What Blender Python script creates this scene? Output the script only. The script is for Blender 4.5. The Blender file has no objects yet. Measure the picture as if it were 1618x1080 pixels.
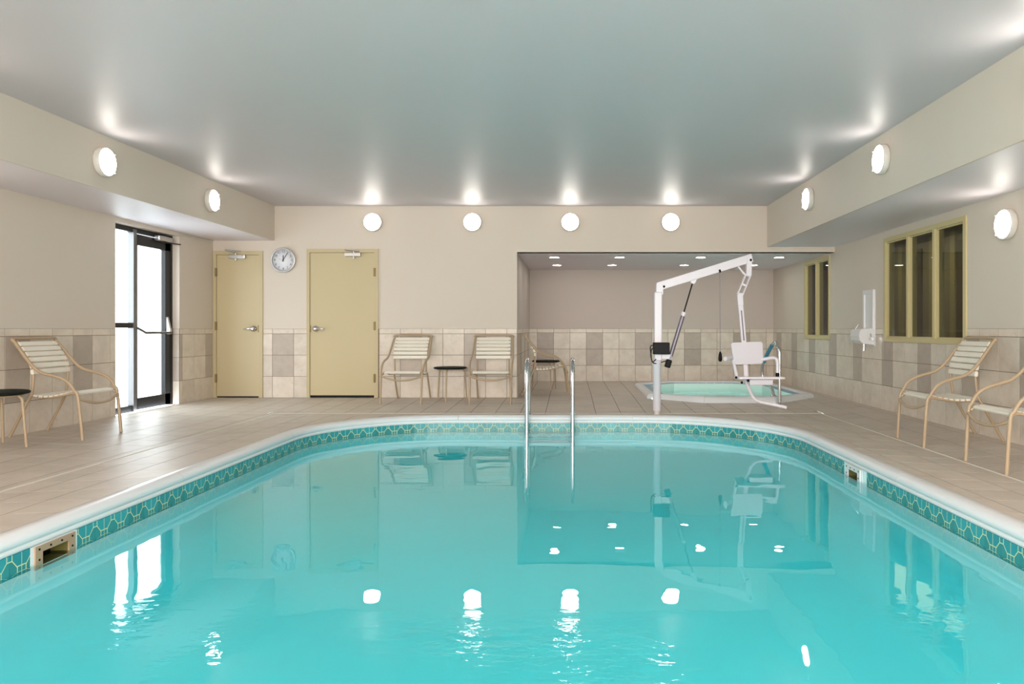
import bpy, bmesh, math, random
from mathutils import Vector, Matrix
random.seed(7)
R = math.radians
scene = bpy.context.scene
COL = scene.collection

# ------------------------------------------------------------------ camera
F = 1165.0; VX, VY = 902.0, 519.5; CH = 0.986          # focal length and vanishing point in pixels of 1618x1080, eye height
cam = bpy.data.cameras.new('camera')
cam.sensor_width = 36.0; cam.sensor_fit = 'HORIZONTAL'
cam.lens = F / 1618 * 36
cam.shift_x = -(VX - 809) / 1618
cam.shift_y = (VY - 540) / 1618
cam.clip_start = 0.05; cam.clip_end = 200
co = bpy.data.objects.new('camera', cam); COL.objects.link(co)
co.location = (0, 0, CH); co.rotation_euler = (R(90), 0, 0)
scene.camera = co

# ------------------------------------------------------------------ world, light, exposure
LAMP = 14.0          # round wall lamps
SPOT = 42.0          # small recessed lamps of the alcove
w = bpy.data.worlds.new('overcast_sky'); scene.world = w; w.use_nodes = True
bgn = w.node_tree.nodes['Background']
bgn.inputs[0].default_value = (0.90, 0.96, 1.0, 1); bgn.inputs[1].default_value = 6.0
def area(name, loc, sx, sy, power, col=(1, 0.97, 0.93), rot=(0, 0, 0)):
    l = bpy.data.lights.new(name, 'AREA'); l.shape = 'RECTANGLE'; l.size = sx; l.size_y = sy
    l.energy = power; l.color = col
    o = bpy.data.objects.new(name, l); COL.objects.link(o); o.location = loc; o.rotation_euler = rot
    return o
area('rear_fill', (-0.6, -2.9, 1.45), 7.4, 1.9, 540, (1, 0.955, 0.90), (R(90), 0, 0))      # added unseen fill light behind the camera
for xx in (-2.6, 1.8):                            # added overhead fill lights behind the camera
    area('overhead_fill', (xx, -1.0, 2.72), 1.2, 0.6, 60)
area('corridor_fill', (5.0, 10.5, 2.46), 0.5, 6.0, 26, (1, 0.93, 0.74))  # added fill light that brightens the corridor
vs = scene.view_settings
vs.view_transform = 'Standard'; vs.look = 'None'; vs.gamma = 1.0; vs.exposure = 0.40
vs.use_curve_mapping = False
scene.cycles.max_bounces = 10; scene.cycles.diffuse_bounces = 6; scene.cycles.glossy_bounces = 5
scene.cycles.transparent_max_bounces = 16; scene.cycles.caustics_reflective = False; scene.cycles.caustics_refractive = True; scene.cycles.blur_glossy = 1.0
scene.cycles.sample_clamp_indirect = 6.0

# ------------------------------------------------------------------ materials
def lin(r, g, b):
    f = lambda v: (v / 255 / 12.92) if v / 255 <= 0.04045 else ((v / 255 + 0.055) / 1.055) ** 2.4
    return (f(r), f(g), f(b), 1)
class NT:
    def __init__(s, name):
        s.m = bpy.data.materials.new(name); s.m.use_nodes = True
        s.t = s.m.node_tree; s.b = s.t.nodes.get('Principled BSDF'); s.out = s.t.nodes.get('Material Output')
    def n(s, typ, **kw):
        x = s.t.nodes.new(typ)
        for k, v in kw.items(): setattr(x, k, v)
        return x
    def l(s, a, b): s.t.links.new(a, b)
    def op(s, o, a, b=None, clamp=False):
        x = s.n('ShaderNodeMath', operation=o); x.use_clamp = clamp
        for i, v in enumerate((a, b)):
            if v is None: continue
            if isinstance(v, (int, float)): x.inputs[i].default_value = v
            else: s.l(v, x.inputs[i])
        return x.outputs[0]
    def mix(s, fac, a, b):
        x = s.n('ShaderNodeMix', data_type='RGBA')
        for sock, v in ((x.inputs[0], fac), (x.inputs[6], a), (x.inputs[7], b)):
            if isinstance(v, (int, float)): sock.default_value = v
            elif isinstance(v, tuple): sock.default_value = v
            else: s.l(v, sock)
        return x.outputs[2]
    def noise(s, scale, vec=None, detail=3, rough=0.5):
        x = s.n('ShaderNodeTexNoise'); x.inputs['Scale'].default_value = scale
        x.inputs['Detail'].default_value = detail; x.inputs['Roughness'].default_value = rough
        if vec is not None: s.l(vec, x.inputs['Vector'])
        return x.outputs['Fac']
    def ramp(s, fac, lo, hi):
        x = s.n('ShaderNodeMapRange'); x.inputs[1].default_value = lo; x.inputs[2].default_value = hi
        s.l(fac, x.inputs[0]); return x.outputs[0]
    def bump(s, h, strength, dist=0.01):
        x = s.n('ShaderNodeBump'); x.inputs['Strength'].default_value = strength; x.inputs['Distance'].default_value = dist
        s.l(h, x.inputs['Height']); return x.outputs[0]
    def set(s, **kw):
        for k, v in kw.items():
            sock = s.b.inputs[k.replace('_', ' ')]
            if isinstance(v, (int, float, tuple)): sock.default_value = v
            else: s.l(v, sock)
        return s.m
def objvec(t):
    tc = t.n('ShaderNodeTexCoord'); oi = t.n('ShaderNodeObjectInfo')
    c = t.n('ShaderNodeCombineXYZ'); t.l(t.op('MULTIPLY', oi.outputs['Random'], 37.0), c.inputs[0]); t.l(t.op('MULTIPLY', oi.outputs['Random'], 91.0), c.inputs[1])
    v = t.n('ShaderNodeVectorMath', operation='ADD'); t.l(tc.outputs['Object'], v.inputs[0]); t.l(c.outputs[0], v.inputs[1])
    return v.outputs[0], oi.outputs['Random']
def plain(name, col, rough=0.5, metal=0.0, var=0.06, scale=9, bump=0.0, bscale=200):
    t = NT(name); tc = t.n('ShaderNodeTexCoord').outputs['Object']
    n = t.noise(scale, tc, 4)
    d = tuple(x * (1 - var) for x in col[:3]) + (1,); u = tuple(min(1, x * (1 + var)) for x in col[:3]) + (1,)
    kw = dict(Base_Color=t.mix(n, d, u), Roughness=rough, Metallic=metal)
    if bump: kw['Normal'] = t.bump(t.noise(bscale, tc, 2), bump, 0.003)
    return t.set(**kw)
def stone(name, lo, hi, vein, rough, vs_=5.0, spread=0.12):
    t = NT(name); v, rnd = objvec(t)
    n1 = t.noise(vs_, v, 6, 0.6); n2 = t.noise(vs_ * 2.3, v, 8, 0.7)
    c = t.mix(t.ramp(n1, 0.3, 0.7), lo, hi)
    c = t.mix(t.op('MULTIPLY', t.ramp(n2, 0.56, 0.72), 0.45), c, vein)
    h = t.n('ShaderNodeHueSaturation'); t.l(c, h.inputs['Color'])
    t.l(t.op('ADD', t.op('MULTIPLY', rnd, spread), 1 - spread / 2), h.inputs['Value'])
    return t.set(Base_Color=h.outputs[0], Roughness=rough, Normal=t.bump(n2, 0.05, 0.004))
M = {}
M['wall'] = plain('painted_wall', lin(210, 200, 188), 0.62, var=0.015, scale=2, bump=0.05, bscale=160)
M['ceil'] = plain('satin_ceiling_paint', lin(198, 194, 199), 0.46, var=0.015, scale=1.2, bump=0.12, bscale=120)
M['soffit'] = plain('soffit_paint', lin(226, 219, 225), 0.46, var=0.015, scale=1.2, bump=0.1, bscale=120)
M['alcoveceil'] = plain('alcove_ceiling_paint', lin(228, 218, 228), 0.45, var=0.015, scale=2)
M['tile'] = stone('beige_wall_tile', lin(204, 193, 178), lin(223, 214, 202), lin(180, 162, 143), 0.38)
M['tiled'] = stone('taupe_wall_tile', lin(172, 160, 148), lin(184, 173, 162), lin(160, 146, 134), 0.38, 7)
M['border'] = stone('border_wall_tile', lin(205, 194, 180), lin(222, 212, 198), lin(186, 168, 150), 0.35, 6)
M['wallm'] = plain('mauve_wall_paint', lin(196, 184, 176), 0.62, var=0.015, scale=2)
M['grout'] = plain('tile_grout', lin(122, 103, 89), 0.9, var=0.08)
M['fgrout'] = plain('floor_grout', lin(80, 66, 55), 0.9, var=0.08)
M['floor'] = stone('deck_tile', lin(188, 177, 164), lin(203, 193, 181), lin(170, 157, 143), 0.42, 3.2, 0.09)
M['strip'] = plain('drain_strip', lin(222, 217, 206), 0.5)
M['coping'] = plain('white_coping', lin(220, 224, 227), 0.28, var=0.02, scale=3)
M['shell'] = plain('aqua_pool_shell', lin(222, 250, 250), 0.6, var=0.03, scale=1.2)
M['spashell'] = plain('spa_shell', lin(226, 244, 238), 0.4, var=0.02)
M['spatile'] = plain('blue_spa_tile', lin(120, 165, 190), 0.3, var=0.1)
M['doorp'] = plain('tan_door_paint', lin(194, 180, 144), 0.42, var=0.02, scale=2)
M['framep'] = plain('tan_frame_paint', lin(192, 178, 142), 0.4, var=0.02, scale=3)
M['winp'] = plain('window_frame_paint', lin(197, 185, 140), 0.4, var=0.03, scale=3)
M['black'] = plain('black_plastic', lin(9, 9, 10), 0.45)
M['alum'] = plain('dark_bronze_aluminium', lin(38, 38, 40), 0.35, 0.6)
M['alumg'] = plain('grey_aluminium', lin(120, 120, 122), 0.35, 0.8)
M['steel'] = plain('brushed_steel', lin(200, 200, 200), 0.3, 0.9)
M['chrome'] = plain('polished_steel', lin(220, 220, 224), 0.12, 1.0, var=0.02)
M['hinge'] = plain('dull_brass', lin(135, 118, 82), 0.4, 0.7)
M['tan'] = plain('tan_powder_coat', lin(174, 153, 126), 0.4, var=0.03, scale=14)
M['strap'] = plain('cream_vinyl_strap', lin(232, 227, 214), 0.42, var=0.02)
M['dtop'] = plain('dark_green_tabletop', lin(20, 27, 24), 0.6, var=0.15, scale=60)
M['white'] = plain('white_powder_coat', lin(224, 218, 226), 0.3, var=0.015)
M['offwhite'] = plain('white_plastic', lin(226, 227, 229), 0.35, var=0.015)
M['grey'] = plain('grey_lamp_body', lin(206, 202, 196), 0.4)
M['agrey'] = plain('grey_actuator', lin(126, 120, 132), 0.35, 0.3)
M['blue'] = plain('teal_grip_sleeve', lin(70, 140, 165), 0.5)
M['brass'] = plain('tan_skimmer_plate', lin(190, 152, 124), 0.4, 0.2)
M['olive'] = plain('olive_skimmer_throat', lin(112, 102, 52), 0.5, var=0.25, scale=25)
M['corr'] = plain('corridor_paint', lin(150, 142, 108), 0.6)
M['corr2'] = plain('reflection_band', lin(186, 174, 120), 0.5)
M['corr3'] = plain('dark_band_paint', lin(92, 80, 48), 0.5)
M['face'] = plain('clock_face', lin(226, 228, 236), 0.4, var=0.01)
M['ink'] = plain('dark_grey_print', lin(66, 66, 74), 0.5)
M['concrete'] = plain('pale_concrete', lin(235, 238, 240), 0.8)
M['silver'] = plain('silver_clock_rim', lin(205, 205, 206), 0.3, 0.55)
for k_ in ('black', 'dtop'): M[k_].node_tree.nodes['Principled BSDF'].inputs['Specular IOR Level'].default_value = 0.15
def emit(name, col, s):
    t = NT(name); e = t.n('ShaderNodeEmission'); e.inputs[0].default_value = col; e.inputs[1].default_value = s
    t.l(e.outputs[0], t.out.inputs[0]); return t.m
M['lamp'] = emit('lamp_diffuser', (1, 0.93, 0.84, 1), LAMP)
M['spot'] = emit('downlight_lens', (1, 0.95, 0.88, 1), SPOT)
M['tublight'] = emit('underwater_lamp', (0.95, 1, 0.98, 1), 170.0)
M['poolfill'] = emit('pool_fill', (0.96, 1, 1, 1), 45.0)
def clear(name, tint, ior, rough=0.0, bumps=None, absorb=None):
    t = NT(name); t.t.nodes.remove(t.b)
    tr = t.n('ShaderNodeBsdfTransparent'); tr.inputs[0].default_value = tint
    gl = t.n('ShaderNodeBsdfGlossy'); gl.inputs['Roughness'].default_value = rough
    fr = t.n('ShaderNodeFresnel'); fr.inputs[0].default_value = ior
    front = t.op('SUBTRACT', 1.0, t.n('ShaderNodeNewGeometry').outputs['Backfacing'])
    if bumps:
        geo = t.n('ShaderNodeTexCoord').outputs['Object']
        mp = t.n('ShaderNodeMapping'); mp.inputs['Scale'].default_value = (1.0, 1.6, 1.0); t.l(geo, mp.inputs[0])
        sep = t.n('ShaderNodeSeparateXYZ'); t.l(geo, sep.inputs[0])
        big = t.noise(bumps[0], mp.outputs[0], 2); fine = t.noise(bumps[1], mp.outputs[0], 3)
        near = t.ramp(sep.outputs[1], 4.6, 2.2)                 # livelier water towards the inlets at the near end
        patch = t.ramp(t.noise(0.7, geo, 1), 0.42, 0.62)
        h = t.op('ADD', t.op('MULTIPLY', big, bumps[2]), t.op('MULTIPLY', t.op('MULTIPLY', fine, t.op('MULTIPLY', near, patch)), bumps[3]))
        bn = t.bump(h, 1.0, 1.0); t.l(bn, gl.inputs['Normal']); t.l(bn, fr.inputs['Normal'])
    mx = t.n('ShaderNodeMixShader'); t.l(t.op('MULTIPLY', fr.outputs[0], front), mx.inputs[0]); t.l(tr.outputs[0], mx.inputs[1]); t.l(gl.outputs[0], mx.inputs[2])
    t.l(mx.outputs[0], t.out.inputs[0])
    if absorb:
        va = t.n('ShaderNodeVolumeAbsorption'); va.inputs[0].default_value = absorb[0]; va.inputs[1].default_value = absorb[1]
        t.l(va.outputs[0], t.out.inputs['Volume'])
    return t.m
M['glass'] = clear('clear_glass', (0.93, 0.95, 0.95, 1), 1.45)
M['wglass'] = clear('tinted_window_glass', (0.62, 0.63, 0.55, 1), 1.45)
def liquid(name, ior, bumps, col, dens, rough=0.0):
    t = NT(name); t.t.nodes.remove(t.b)
    gl = t.n('ShaderNodeBsdfGlass'); gl.inputs['IOR'].default_value = ior; gl.inputs['Roughness'].default_value = rough
    geo = t.n('ShaderNodeTexCoord').outputs['Object']
    mp = t.n('ShaderNodeMapping'); mp.inputs['Scale'].default_value = (1.0, 1.6, 1.0); t.l(geo, mp.inputs[0])
    sep = t.n('ShaderNodeSeparateXYZ'); t.l(geo, sep.inputs[0])
    big = t.noise(bumps[0], mp.outputs[0], 2); fine = t.noise(bumps[1], mp.outputs[0], 3)
    near = t.ramp(sep.outputs[1], 3.2, 2.6)                     # livelier water towards the inlets at the near end
    patch = t.ramp(t.noise(0.7, geo, 1), 0.42, 0.62)
    h = t.op('ADD', t.op('MULTIPLY', big, bumps[2]), t.op('MULTIPLY', t.op('MULTIPLY', fine, t.op('MULTIPLY', near, patch)), bumps[3]))
    t.l(t.bump(h, 1.0, 1.0), gl.inputs['Normal'])
    va = t.n('ShaderNodeVolumeAbsorption'); va.inputs[0].default_value = col; va.inputs[1].default_value = dens
    t.l(gl.outputs[0], t.out.inputs['Surface']); t.l(va.outputs[0], t.out.inputs['Volume'])
    return t.m
def band_tile():
    t = NT('waterline_band_tile'); uv = t.n('ShaderNodeUVMap'); sp = t.n('ShaderNodeSeparateXYZ'); t.l(uv.outputs[0], sp.inputs[0])
    u, v = sp.outputs[0], sp.outputs[1]
    a = t.op('ABSOLUTE', t.op('SUBTRACT', u, 0.5))
    W = 0.015
    def near(x, c): return t.op('LESS_THAN', t.op('ABSOLUTE', t.op('SUBTRACT', x, c)), W)
    def AND(*q):
        r = q[0]
        for k in q[1:]: r = t.op('MULTIPLY', r, k)
        return r
    lt = lambda x, c: t.op('LESS_THAN', x, c)
    gt = lambda x, c: t.op('GREATER_THAN', x, c)
    L = [lt(a, 0.010)]
    L.append(AND(near(v, 0.41), lt(a, 0.2))); L.append(AND(near(v, 0.60), lt(a, 0.2)))
    L.append(AND(near(a, 0.18), gt(v, 0.40), lt(v, 0.61)))
    L.append(AND(near(v, 0.18), gt(a, 0.39))); L.append(AND(near(a, 0.40), lt(v, 0.19)))
    dv = t.op('ADD', t.op('MULTIPLY', t.op('SUBTRACT', a, 0.2), -1.15), 0.41)
    L.append(AND(lt(t.op('ABSOLUTE', t.op('SUBTRACT', v, dv)), W * 1.5), gt(a, 0.19), lt(a, 0.41)))
    dv2 = t.op('ADD', t.op('MULTIPLY', t.op('SUBTRACT', a, 0.2), 1.15), 0.60)
    L.append(AND(lt(t.op('ABSOLUTE', t.op('SUBTRACT', v, dv2)), W * 1.5), gt(a, 0.19), lt(a, 0.41)))
    m = L[0]
    for q in L[1:]: m = t.op('MAXIMUM', m, q)
    oi = t.n('ShaderNodeObjectInfo')
    base = t.mix(oi.outputs['Random'], lin(46, 138, 146), lin(58, 158, 166))
    inside = AND(gt(v, t.op('MINIMUM', dv, 0.41)), gt(v, 0.18))
    base = t.mix(t.op('MULTIPLY', inside, 0.45), base, lin(58, 126, 116))
    return t.set(Base_Color=t.mix(m, base, lin(216, 218, 168)), Roughness=0.25)
M['water'] = liquid('pool_water', 1.33, (1.6, 9.0, 0.002, 0.0075), (0.0, 0.95, 0.99, 1), 0.72)
M['spawater'] = liquid('spa_water', 1.33, (3.0, 9.0, 0.006, 0.0), (0.2, 0.92, 0.90, 1), 0.4)
M['band'] = band_tile()

# ------------------------------------------------------------------ mesh helpers
class MB:
    def __init__(s): s.v = []; s.f = []; s.sm = []; s.uv = {}
    def add(s, vs, fs, smooth=False):
        o = len(s.v); s.v += [tuple(x) for x in vs]
        for f in fs: s.f.append(tuple(o + i for i in f)); s.sm.append(smooth)
    def box(s, x0, x1, y0, y1, z0, z1, mat=None):
        vs = [Vector((x, y, z)) for z in (z0, z1) for y in (y0, y1) for x in (x0, x1)]
        if mat is not None: vs = [mat @ q for q in vs]
        s.add(vs, [(0, 2, 3, 1), (4, 5, 7, 6), (0, 1, 5, 4), (2, 6, 7, 3), (0, 4, 6, 2), (1, 3, 7, 5)])
        return s
    def rbox(s, x0, x1, y0, y1, z0, z1, bev=0.004, seg=2, mat=None):
        bm = bmesh.new(); bmesh.ops.create_cube(bm, size=1)
        for q in bm.verts: q.co = Vector(((x0 + x1) / 2 + q.co.x * (x1 - x0), (y0 + y1) / 2 + q.co.y * (y1 - y0), (z0 + z1) / 2 + q.co.z * (z1 - z0)))
        bmesh.ops.bevel(bm, geom=list(bm.edges), offset=bev, segments=seg, profile=0.5, affect='EDGES')
        bm.verts.index_update()
        vs = [mat @ q.co if mat is not None else q.co.copy() for q in bm.verts]
        s.add(vs, [[q.index for q in f.verts] for f in bm.faces]); bm.free(); return s
    def tube(s, pts, r, n=10, sx=1.0, closed=False):
        pts = [Vector(p) for p in pts]; m = len(pts); rings = []
        up = None
        for i, p in enumerate(pts):
            if closed: d = pts[(i + 1) % m] - pts[i - 1]
            else: d = pts[min(i + 1, m - 1)] - pts[max(i - 1, 0)]
            d.normalize()
            if up is None:
                up = Vector((0, 0, 1)) if abs(d.z) < 0.9 else Vector((0, 1, 0))
            up = (up - d * up.dot(d)).normalized(); sd = d.cross(up)
            rr = r[i] if isinstance(r, (list, tuple)) else r
            rings.append([p + (sd * math.cos(a) * sx + up * math.sin(a)) * rr for a in [2 * math.pi * k / n for k in range(n)]])
        o = len(s.v); s.v += [tuple(q) for rg in rings for q in rg]
        for i in range(m if closed else m - 1):
            j = (i + 1) % m
            for k in range(n):
                s.f.append((o + i * n + k, o + i * n + (k + 1) % n, o + j * n + (k + 1) % n, o + j * n + k)); s.sm.append(True)
        if not closed:
            s.add(rings[0], [tuple(range(n))[::-1]]); s.add(rings[-1], [tuple(range(n))])
        return s
    def lathe(s, prof, n=32, mat=None, smooth=True, cap=True):
        vs = []; fs = []
        for (r, z) in prof:
            for k in range(n):
                q = Vector((r * math.cos(2 * math.pi * k / n), r * math.sin(2 * math.pi * k / n), z))
                vs.append(mat @ q if mat is not None else q)
        for i in range(len(prof) - 1):
            for k in range(n): fs.append((i * n + k, i * n + (k + 1) % n, (i + 1) * n + (k + 1) % n, (i + 1) * n + k))
        s.add(vs, fs, smooth)
        o = len(s.v) - len(vs)
        if not cap: return s
        if prof[0][0] > 1e-6: s.add(vs[:n], [tuple(range(n))[::-1]])
        if prof[-1][0] > 1e-6: s.add(vs[-n:], [tuple(range(n))])
        return s
    def prism(s, poly, h, mat):               # polygon in local xy, extruded h along local z, placed with mat
        n = len(poly); vs = [mat @ Vector((x, y, z)) for z in (0, h) for x, y in poly]
        s.add(vs, [tuple(range(n))[::-1], tuple(range(n, 2 * n))] + [(i, (i + 1) % n, n + (i + 1) % n, n + i) for i in range(n)])
        return s
    def mesh(s, name, mat):
        me = bpy.data.meshes.new(name); me.from_pydata(s.v, [], s.f); me.polygons.foreach_set('use_smooth', s.sm)
        me.materials.append(mat); me.update()
        bm = bmesh.new(); bm.from_mesh(me); bmesh.ops.recalc_face_normals(bm, faces=bm.faces); bm.to_mesh(me); bm.free()
        return me
    def build(s, name, mat, parent=None, label=None):
        return link(name, s.mesh(name, mat), parent, label)
def link(name, me, parent=None, label=None):
    o = bpy.data.objects.new(name, me); COL.objects.link(o)
    if parent: o.parent = parent
    if label: o['label'] = label
    return o
def thing(name, label, cat, loc=(0, 0, 0), rot=(0, 0, 0), group=None):
    o = bpy.data.objects.new(name, None); COL.objects.link(o); o.location = loc; o.rotation_euler = rot
    o.empty_display_size = 0.1; o['label'] = label; o['category'] = cat
    if group: o['group'] = group
    return o
def struct(name, label=None, mb=None, mat=None):
    o = bpy.data.objects.new(name, mb.mesh(name, mat) if mb else None); COL.objects.link(o); o['kind'] = 'structure'
    if label: o['label'] = label
    return o
def dup(o, parent=None):
    c = o.copy(); COL.objects.link(c); c.parent = parent
    for ch in list(o.children): dup(ch, c)
    return c
def smooth_path(P, k=6):
    P = [Vector(p) for p in P]; out = []
    for i in range(len(P) - 1):
        p0 = P[max(i - 1, 0)]; p1 = P[i]; p2 = P[i + 1]; p3 = P[min(i + 2, len(P) - 1)]
        for j in range(k):
            t = j / k
            out.append(0.5 * (2 * p1 + (p2 - p0) * t + (2 * p0 - 5 * p1 + 4 * p2 - p3) * t * t + (3 * p1 - p0 - 3 * p2 + p3) * t ** 3))
    out.append(P[-1]); return out
def px(x, y, Y):                                   # a point of the photograph at a known distance
    s = F / Y; return Vector(((x - VX) / s, Y, CH - (y - VY) / s))
def project(p):
    return VX + p[0] * F / p[1], VY + (CH - p[2]) * F / p[1]
def placeM(o, x, y): return Matrix.Translation(o) @ Matrix((x, y, Vector(x).cross(Vector(y)))).transposed().to_4x4()

# ------------------------------------------------------------------ plan of the hall
XL, XR, YB, YA, XA, YF = -5.14, 3.79, 10.59, 13.8, -0.773, -3.0
ZC, ZLS, ZRS, ZA = 2.75, 2.254, 2.163, 2.09
XLB, XRB = -4.255, 2.818
DY0, DY1, DZ = 8.32, 9.68, 2.2                      # glass door opening in the left wall
PT = 0.306                                          # tile pitch
PX0, PX1, PY0, PY1 = -2.72, 2.29, 0.9, 8.40         # outer edge of the pool coping
VXL, VXR, VYB = -3.59, 3.03, 8.95                   # drain strip, the valley of the deck
def deckz(x, y):
    if VXL <= x <= VXR and y <= VYB:
        t = max((x - PX1) / (VXR - PX1), (PX0 - x) / (PX0 - VXL), (y - PY1) / (VYB - PY1), 0)
        return -0.038 * min(t, 1)
    er = max(0, (x - VXR) / (XR - VXR)); el = max(0, (VXL - x) / (VXL - XL)); eb = max(0, (y - VYB) / (YB - VYB))
    return -0.038 + max(0.052 * er, 0.043 * el, 0.038 * min(eb, 1.3))
SPA = [(1.08, 10.5), (1.8, 9.97), (2.85, 9.97), (3.5, 10.6), (3.5, 12.6), (2.9, 13.15), (1.7, 13.15), (1.08, 12.6)]
# pool outline: points with inward normals and arc length
def pool_outline():
    segs = []; rs = {'fl': 1.45, 'bl': 1.45, 'br': 1.6, 'fr': 1.45}
    def line(a, b, n):
        segs.append(('L', Vector(a), Vector(b), Vector(n), (Vector(b) - Vector(a)).length))
    def arc(c, r, a0, a1):
        segs.append(('A', Vector(c), r, a0, a1, abs(a1 - a0) * r))
    line((PX0, PY0 + 1.45), (PX0, PY1 - 1.45), (1, 0)); arc((PX0 + 1.45, PY1 - 1.45), 1.45, math.pi, math.pi / 2)
    line((PX0 + 1.45, PY1), (PX1 - 1.6, PY1), (0, -1)); arc((PX1 - 1.6, PY1 - 1.6), 1.6, math.pi / 2, 0)
    line((PX1, PY1 - 1.6), (PX1, PY0 + 1.45), (-1, 0)); arc((PX1 - 1.45, PY0 + 1.45), 1.45, 0, -math.pi / 2)
    line((PX1 - 1.45, PY0), (PX0 + 1.45, PY0), (0, 1)); arc((PX0 + 1.45, PY0 + 1.45), 1.45, -math.pi / 2, -math.pi)
    return segs
SEG = pool_outline(); PER = sum(s[-1] for s in SEG)
def pool_at(t):
    t %= PER
    for s in SEG:
        if t <= s[-1] + 1e-9:
            if s[0] == 'L':
                q = s[1].lerp(s[2], t / s[-1]); return q, s[3]
            a = s[3] + (s[4] - s[3]) * t / s[-1]; d = Vector((math.cos(a), math.sin(a)))
            return s[1] + d * s[2], -d
        t -= s[-1]
    return SEG[0][1], SEG[0][3]
CUM = [0]
for s in SEG: CUM.append(CUM[-1] + s[-1])
SKL = 3.735 - (PY0 + 1.45)                          # arc length of the left skimmer
SKR = CUM[4] + (PY1 - 1.6 - 5.70)                   # and of the right one
def nearest_tangent(p):                            # signed distance outward from the pool edge and its outward normal
    x, y = p
    best = None
    def corner(cx, cy, r):
        d = Vector((x - cx, y - cy)); L = d.length or 1e-6
        return L - r, d / L
    if y > PY1 - 1.45 and x < PX0 + 1.45: return corner(PX0 + 1.45, PY1 - 1.45, 1.45)
    if y > PY1 - 1.6 and x > PX1 - 1.6: return corner(PX1 - 1.6, PY1 - 1.6, 1.6)
    if y < PY0 + 1.45 and x < PX0 + 1.45: return corner(PX0 + 1.45, PY0 + 1.45, 1.45)
    if y < PY0 + 1.45 and x > PX1 - 1.45: return corner(PX1 - 1.45, PY0 + 1.45, 1.45)
    return max(((PX0 - x), Vector((-1, 0))), ((x - PX1), Vector((1, 0))), ((y - PY1), Vector((0, 1))), ((PY0 - y), Vector((0, -1))), key=lambda q: q[0])
def clip(poly, n, d):                              # keep n.p >= d
    out = []
    for i in range(len(poly)):
        a, b = Vector(poly[i]), Vector(poly[(i + 1) % len(poly)]); da, db = a.dot(n) - d, b.dot(n) - d
        if da >= 0: out.append(a)
        if (da > 0) != (db > 0) and abs(da - db) > 1e-12: out.append(a.lerp(b, da / (da - db)))
    return out
def parea(p): return 0.5 * abs(sum(p[i][0] * p[(i + 1) % len(p)][1] - p[(i + 1) % len(p)][0] * p[i][1] for i in range(len(p))))
def inset(poly, d):
    c = sum(parea([poly[i], poly[(i + 1) % len(poly)], poly[0]]) for i in range(len(poly)))
    sgn = 1 if sum(poly[i][0] * poly[(i + 1) % len(poly)][1] - poly[(i + 1) % len(poly)][0] * poly[i][1] for i in range(len(poly))) > 0 else -1
    out = [Vector(p) for p in poly]
    for i in range(len(poly)):
        a, b = Vector(poly[i]), Vector(poly[(i + 1) % len(poly)]); e = b - a
        if e.length < 1e-6: continue
        n = Vector((-e.y, e.x)).normalized() * sgn
        out = clip(out, n, a.dot(n) + d)
        if len(out) < 3: return []
    return out

# ------------------------------------------------------------------ floor
floor = struct('floor', 'beige square tiled pool deck falling to a thin drain strip')
cells = []
i0, i1 = int((XL - 0.3) / PT) - 1, int((XR + 0.3) / PT) + 2
j0, j1 = int(YF / PT) - 1, int((YA) / PT) + 3
rooms = [(XL, XR, YF, YB), (XA, XR, YB, YA)]
for i in range(i0, i1):
    for j in range(j0, j1):
        xa, ya = -0.004 + i * PT, 10.72 - 35 * PT + j * PT
        c = Vector((xa + PT / 2, ya + PT / 2))
        pieces = [[Vector((xa, ya)), Vector((xa + PT, ya)), Vector((xa + PT, ya + PT)), Vector((xa, ya + PT))]]
        d, n = nearest_tangent(c)
        if d < -0.32: continue
        if d < 0.35:                                # cut along the coping
            e = c - n * d
            pieces = [clip(p, n, e.dot(n) - 0.03) for p in pieces]
        q = []
        for p in pieces:
            if len(p) < 3: continue
            for (a, b, k, l) in rooms:
                r = p
                for nn, dd in ((Vector((1, 0)), a), (Vector((-1, 0)), -b), (Vector((0, 1)), k), (Vector((0, -1)), -l)):
                    r = clip(r, nn, dd)
                    if len(r) < 3: break
                if len(r) >= 3 and parea(r) > 1e-5: q.append(r)
        pieces = q
        for nn, dd, ok in ((Vector((1, 0)), VXL, ya < VYB), (Vector((1, 0)), VXR, ya < VYB), (Vector((0, 1)), VYB, VXL < c.x < VXR)):
            if not ok: continue
            q = []
            for p in pieces:
                for sg in (1, -1):
                    r = clip(p, nn * sg, dd * sg)
                    if len(r) >= 3 and parea(r) > 1e-5: q.append(r)
            pieces = q
        q = []
        for p in pieces:                            # leave the spa basin open
            ins = []
            cc = sum(p, Vector((0, 0))) / len(p)
            dmax, nmax, emax = -9, None, None
            for k in range(8):
                a, b = Vector(SPA[k]), Vector(SPA[(k + 1) % 8]); e = (b - a).normalized(); nn = Vector((e.y, -e.x))
                dd = (cc - a).dot(nn)
                if dd > dmax: dmax, nmax, emax = dd, nn, a
            if dmax < -0.30: continue
            if dmax < 0.25: p = clip(p, nmax, emax.dot(nmax) - 0.06)
            if len(p) >= 3 and parea(p) > 1e-5: q.append(p)
        cells += q
base = MB(); tiles = []
for p in cells:
    base.add([(v.x, v.y, deckz(v.x, v.y) - 0.0010) for v in p], [tuple(range(len(p)))])
    t = inset(p, 0.0032)
    if len(t) < 3: continue
    cx = sum(v.x for v in t) / len(t); cy = sum(v.y for v in t) / len(t)
    scr = 0
    if cy > 1.0:
        X, Y = project((cx, cy, 0))
        if -40 < X < 1660 and Y < 1120: scr = parea([project((v.x, v.y, deckz(v.x, v.y))) for v in t])
    tiles.append((scr, cx, cy, t))
base.build('grout_bed', M['fgrout'], floor)
tiles.sort(key=lambda q: -q[0])
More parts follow.
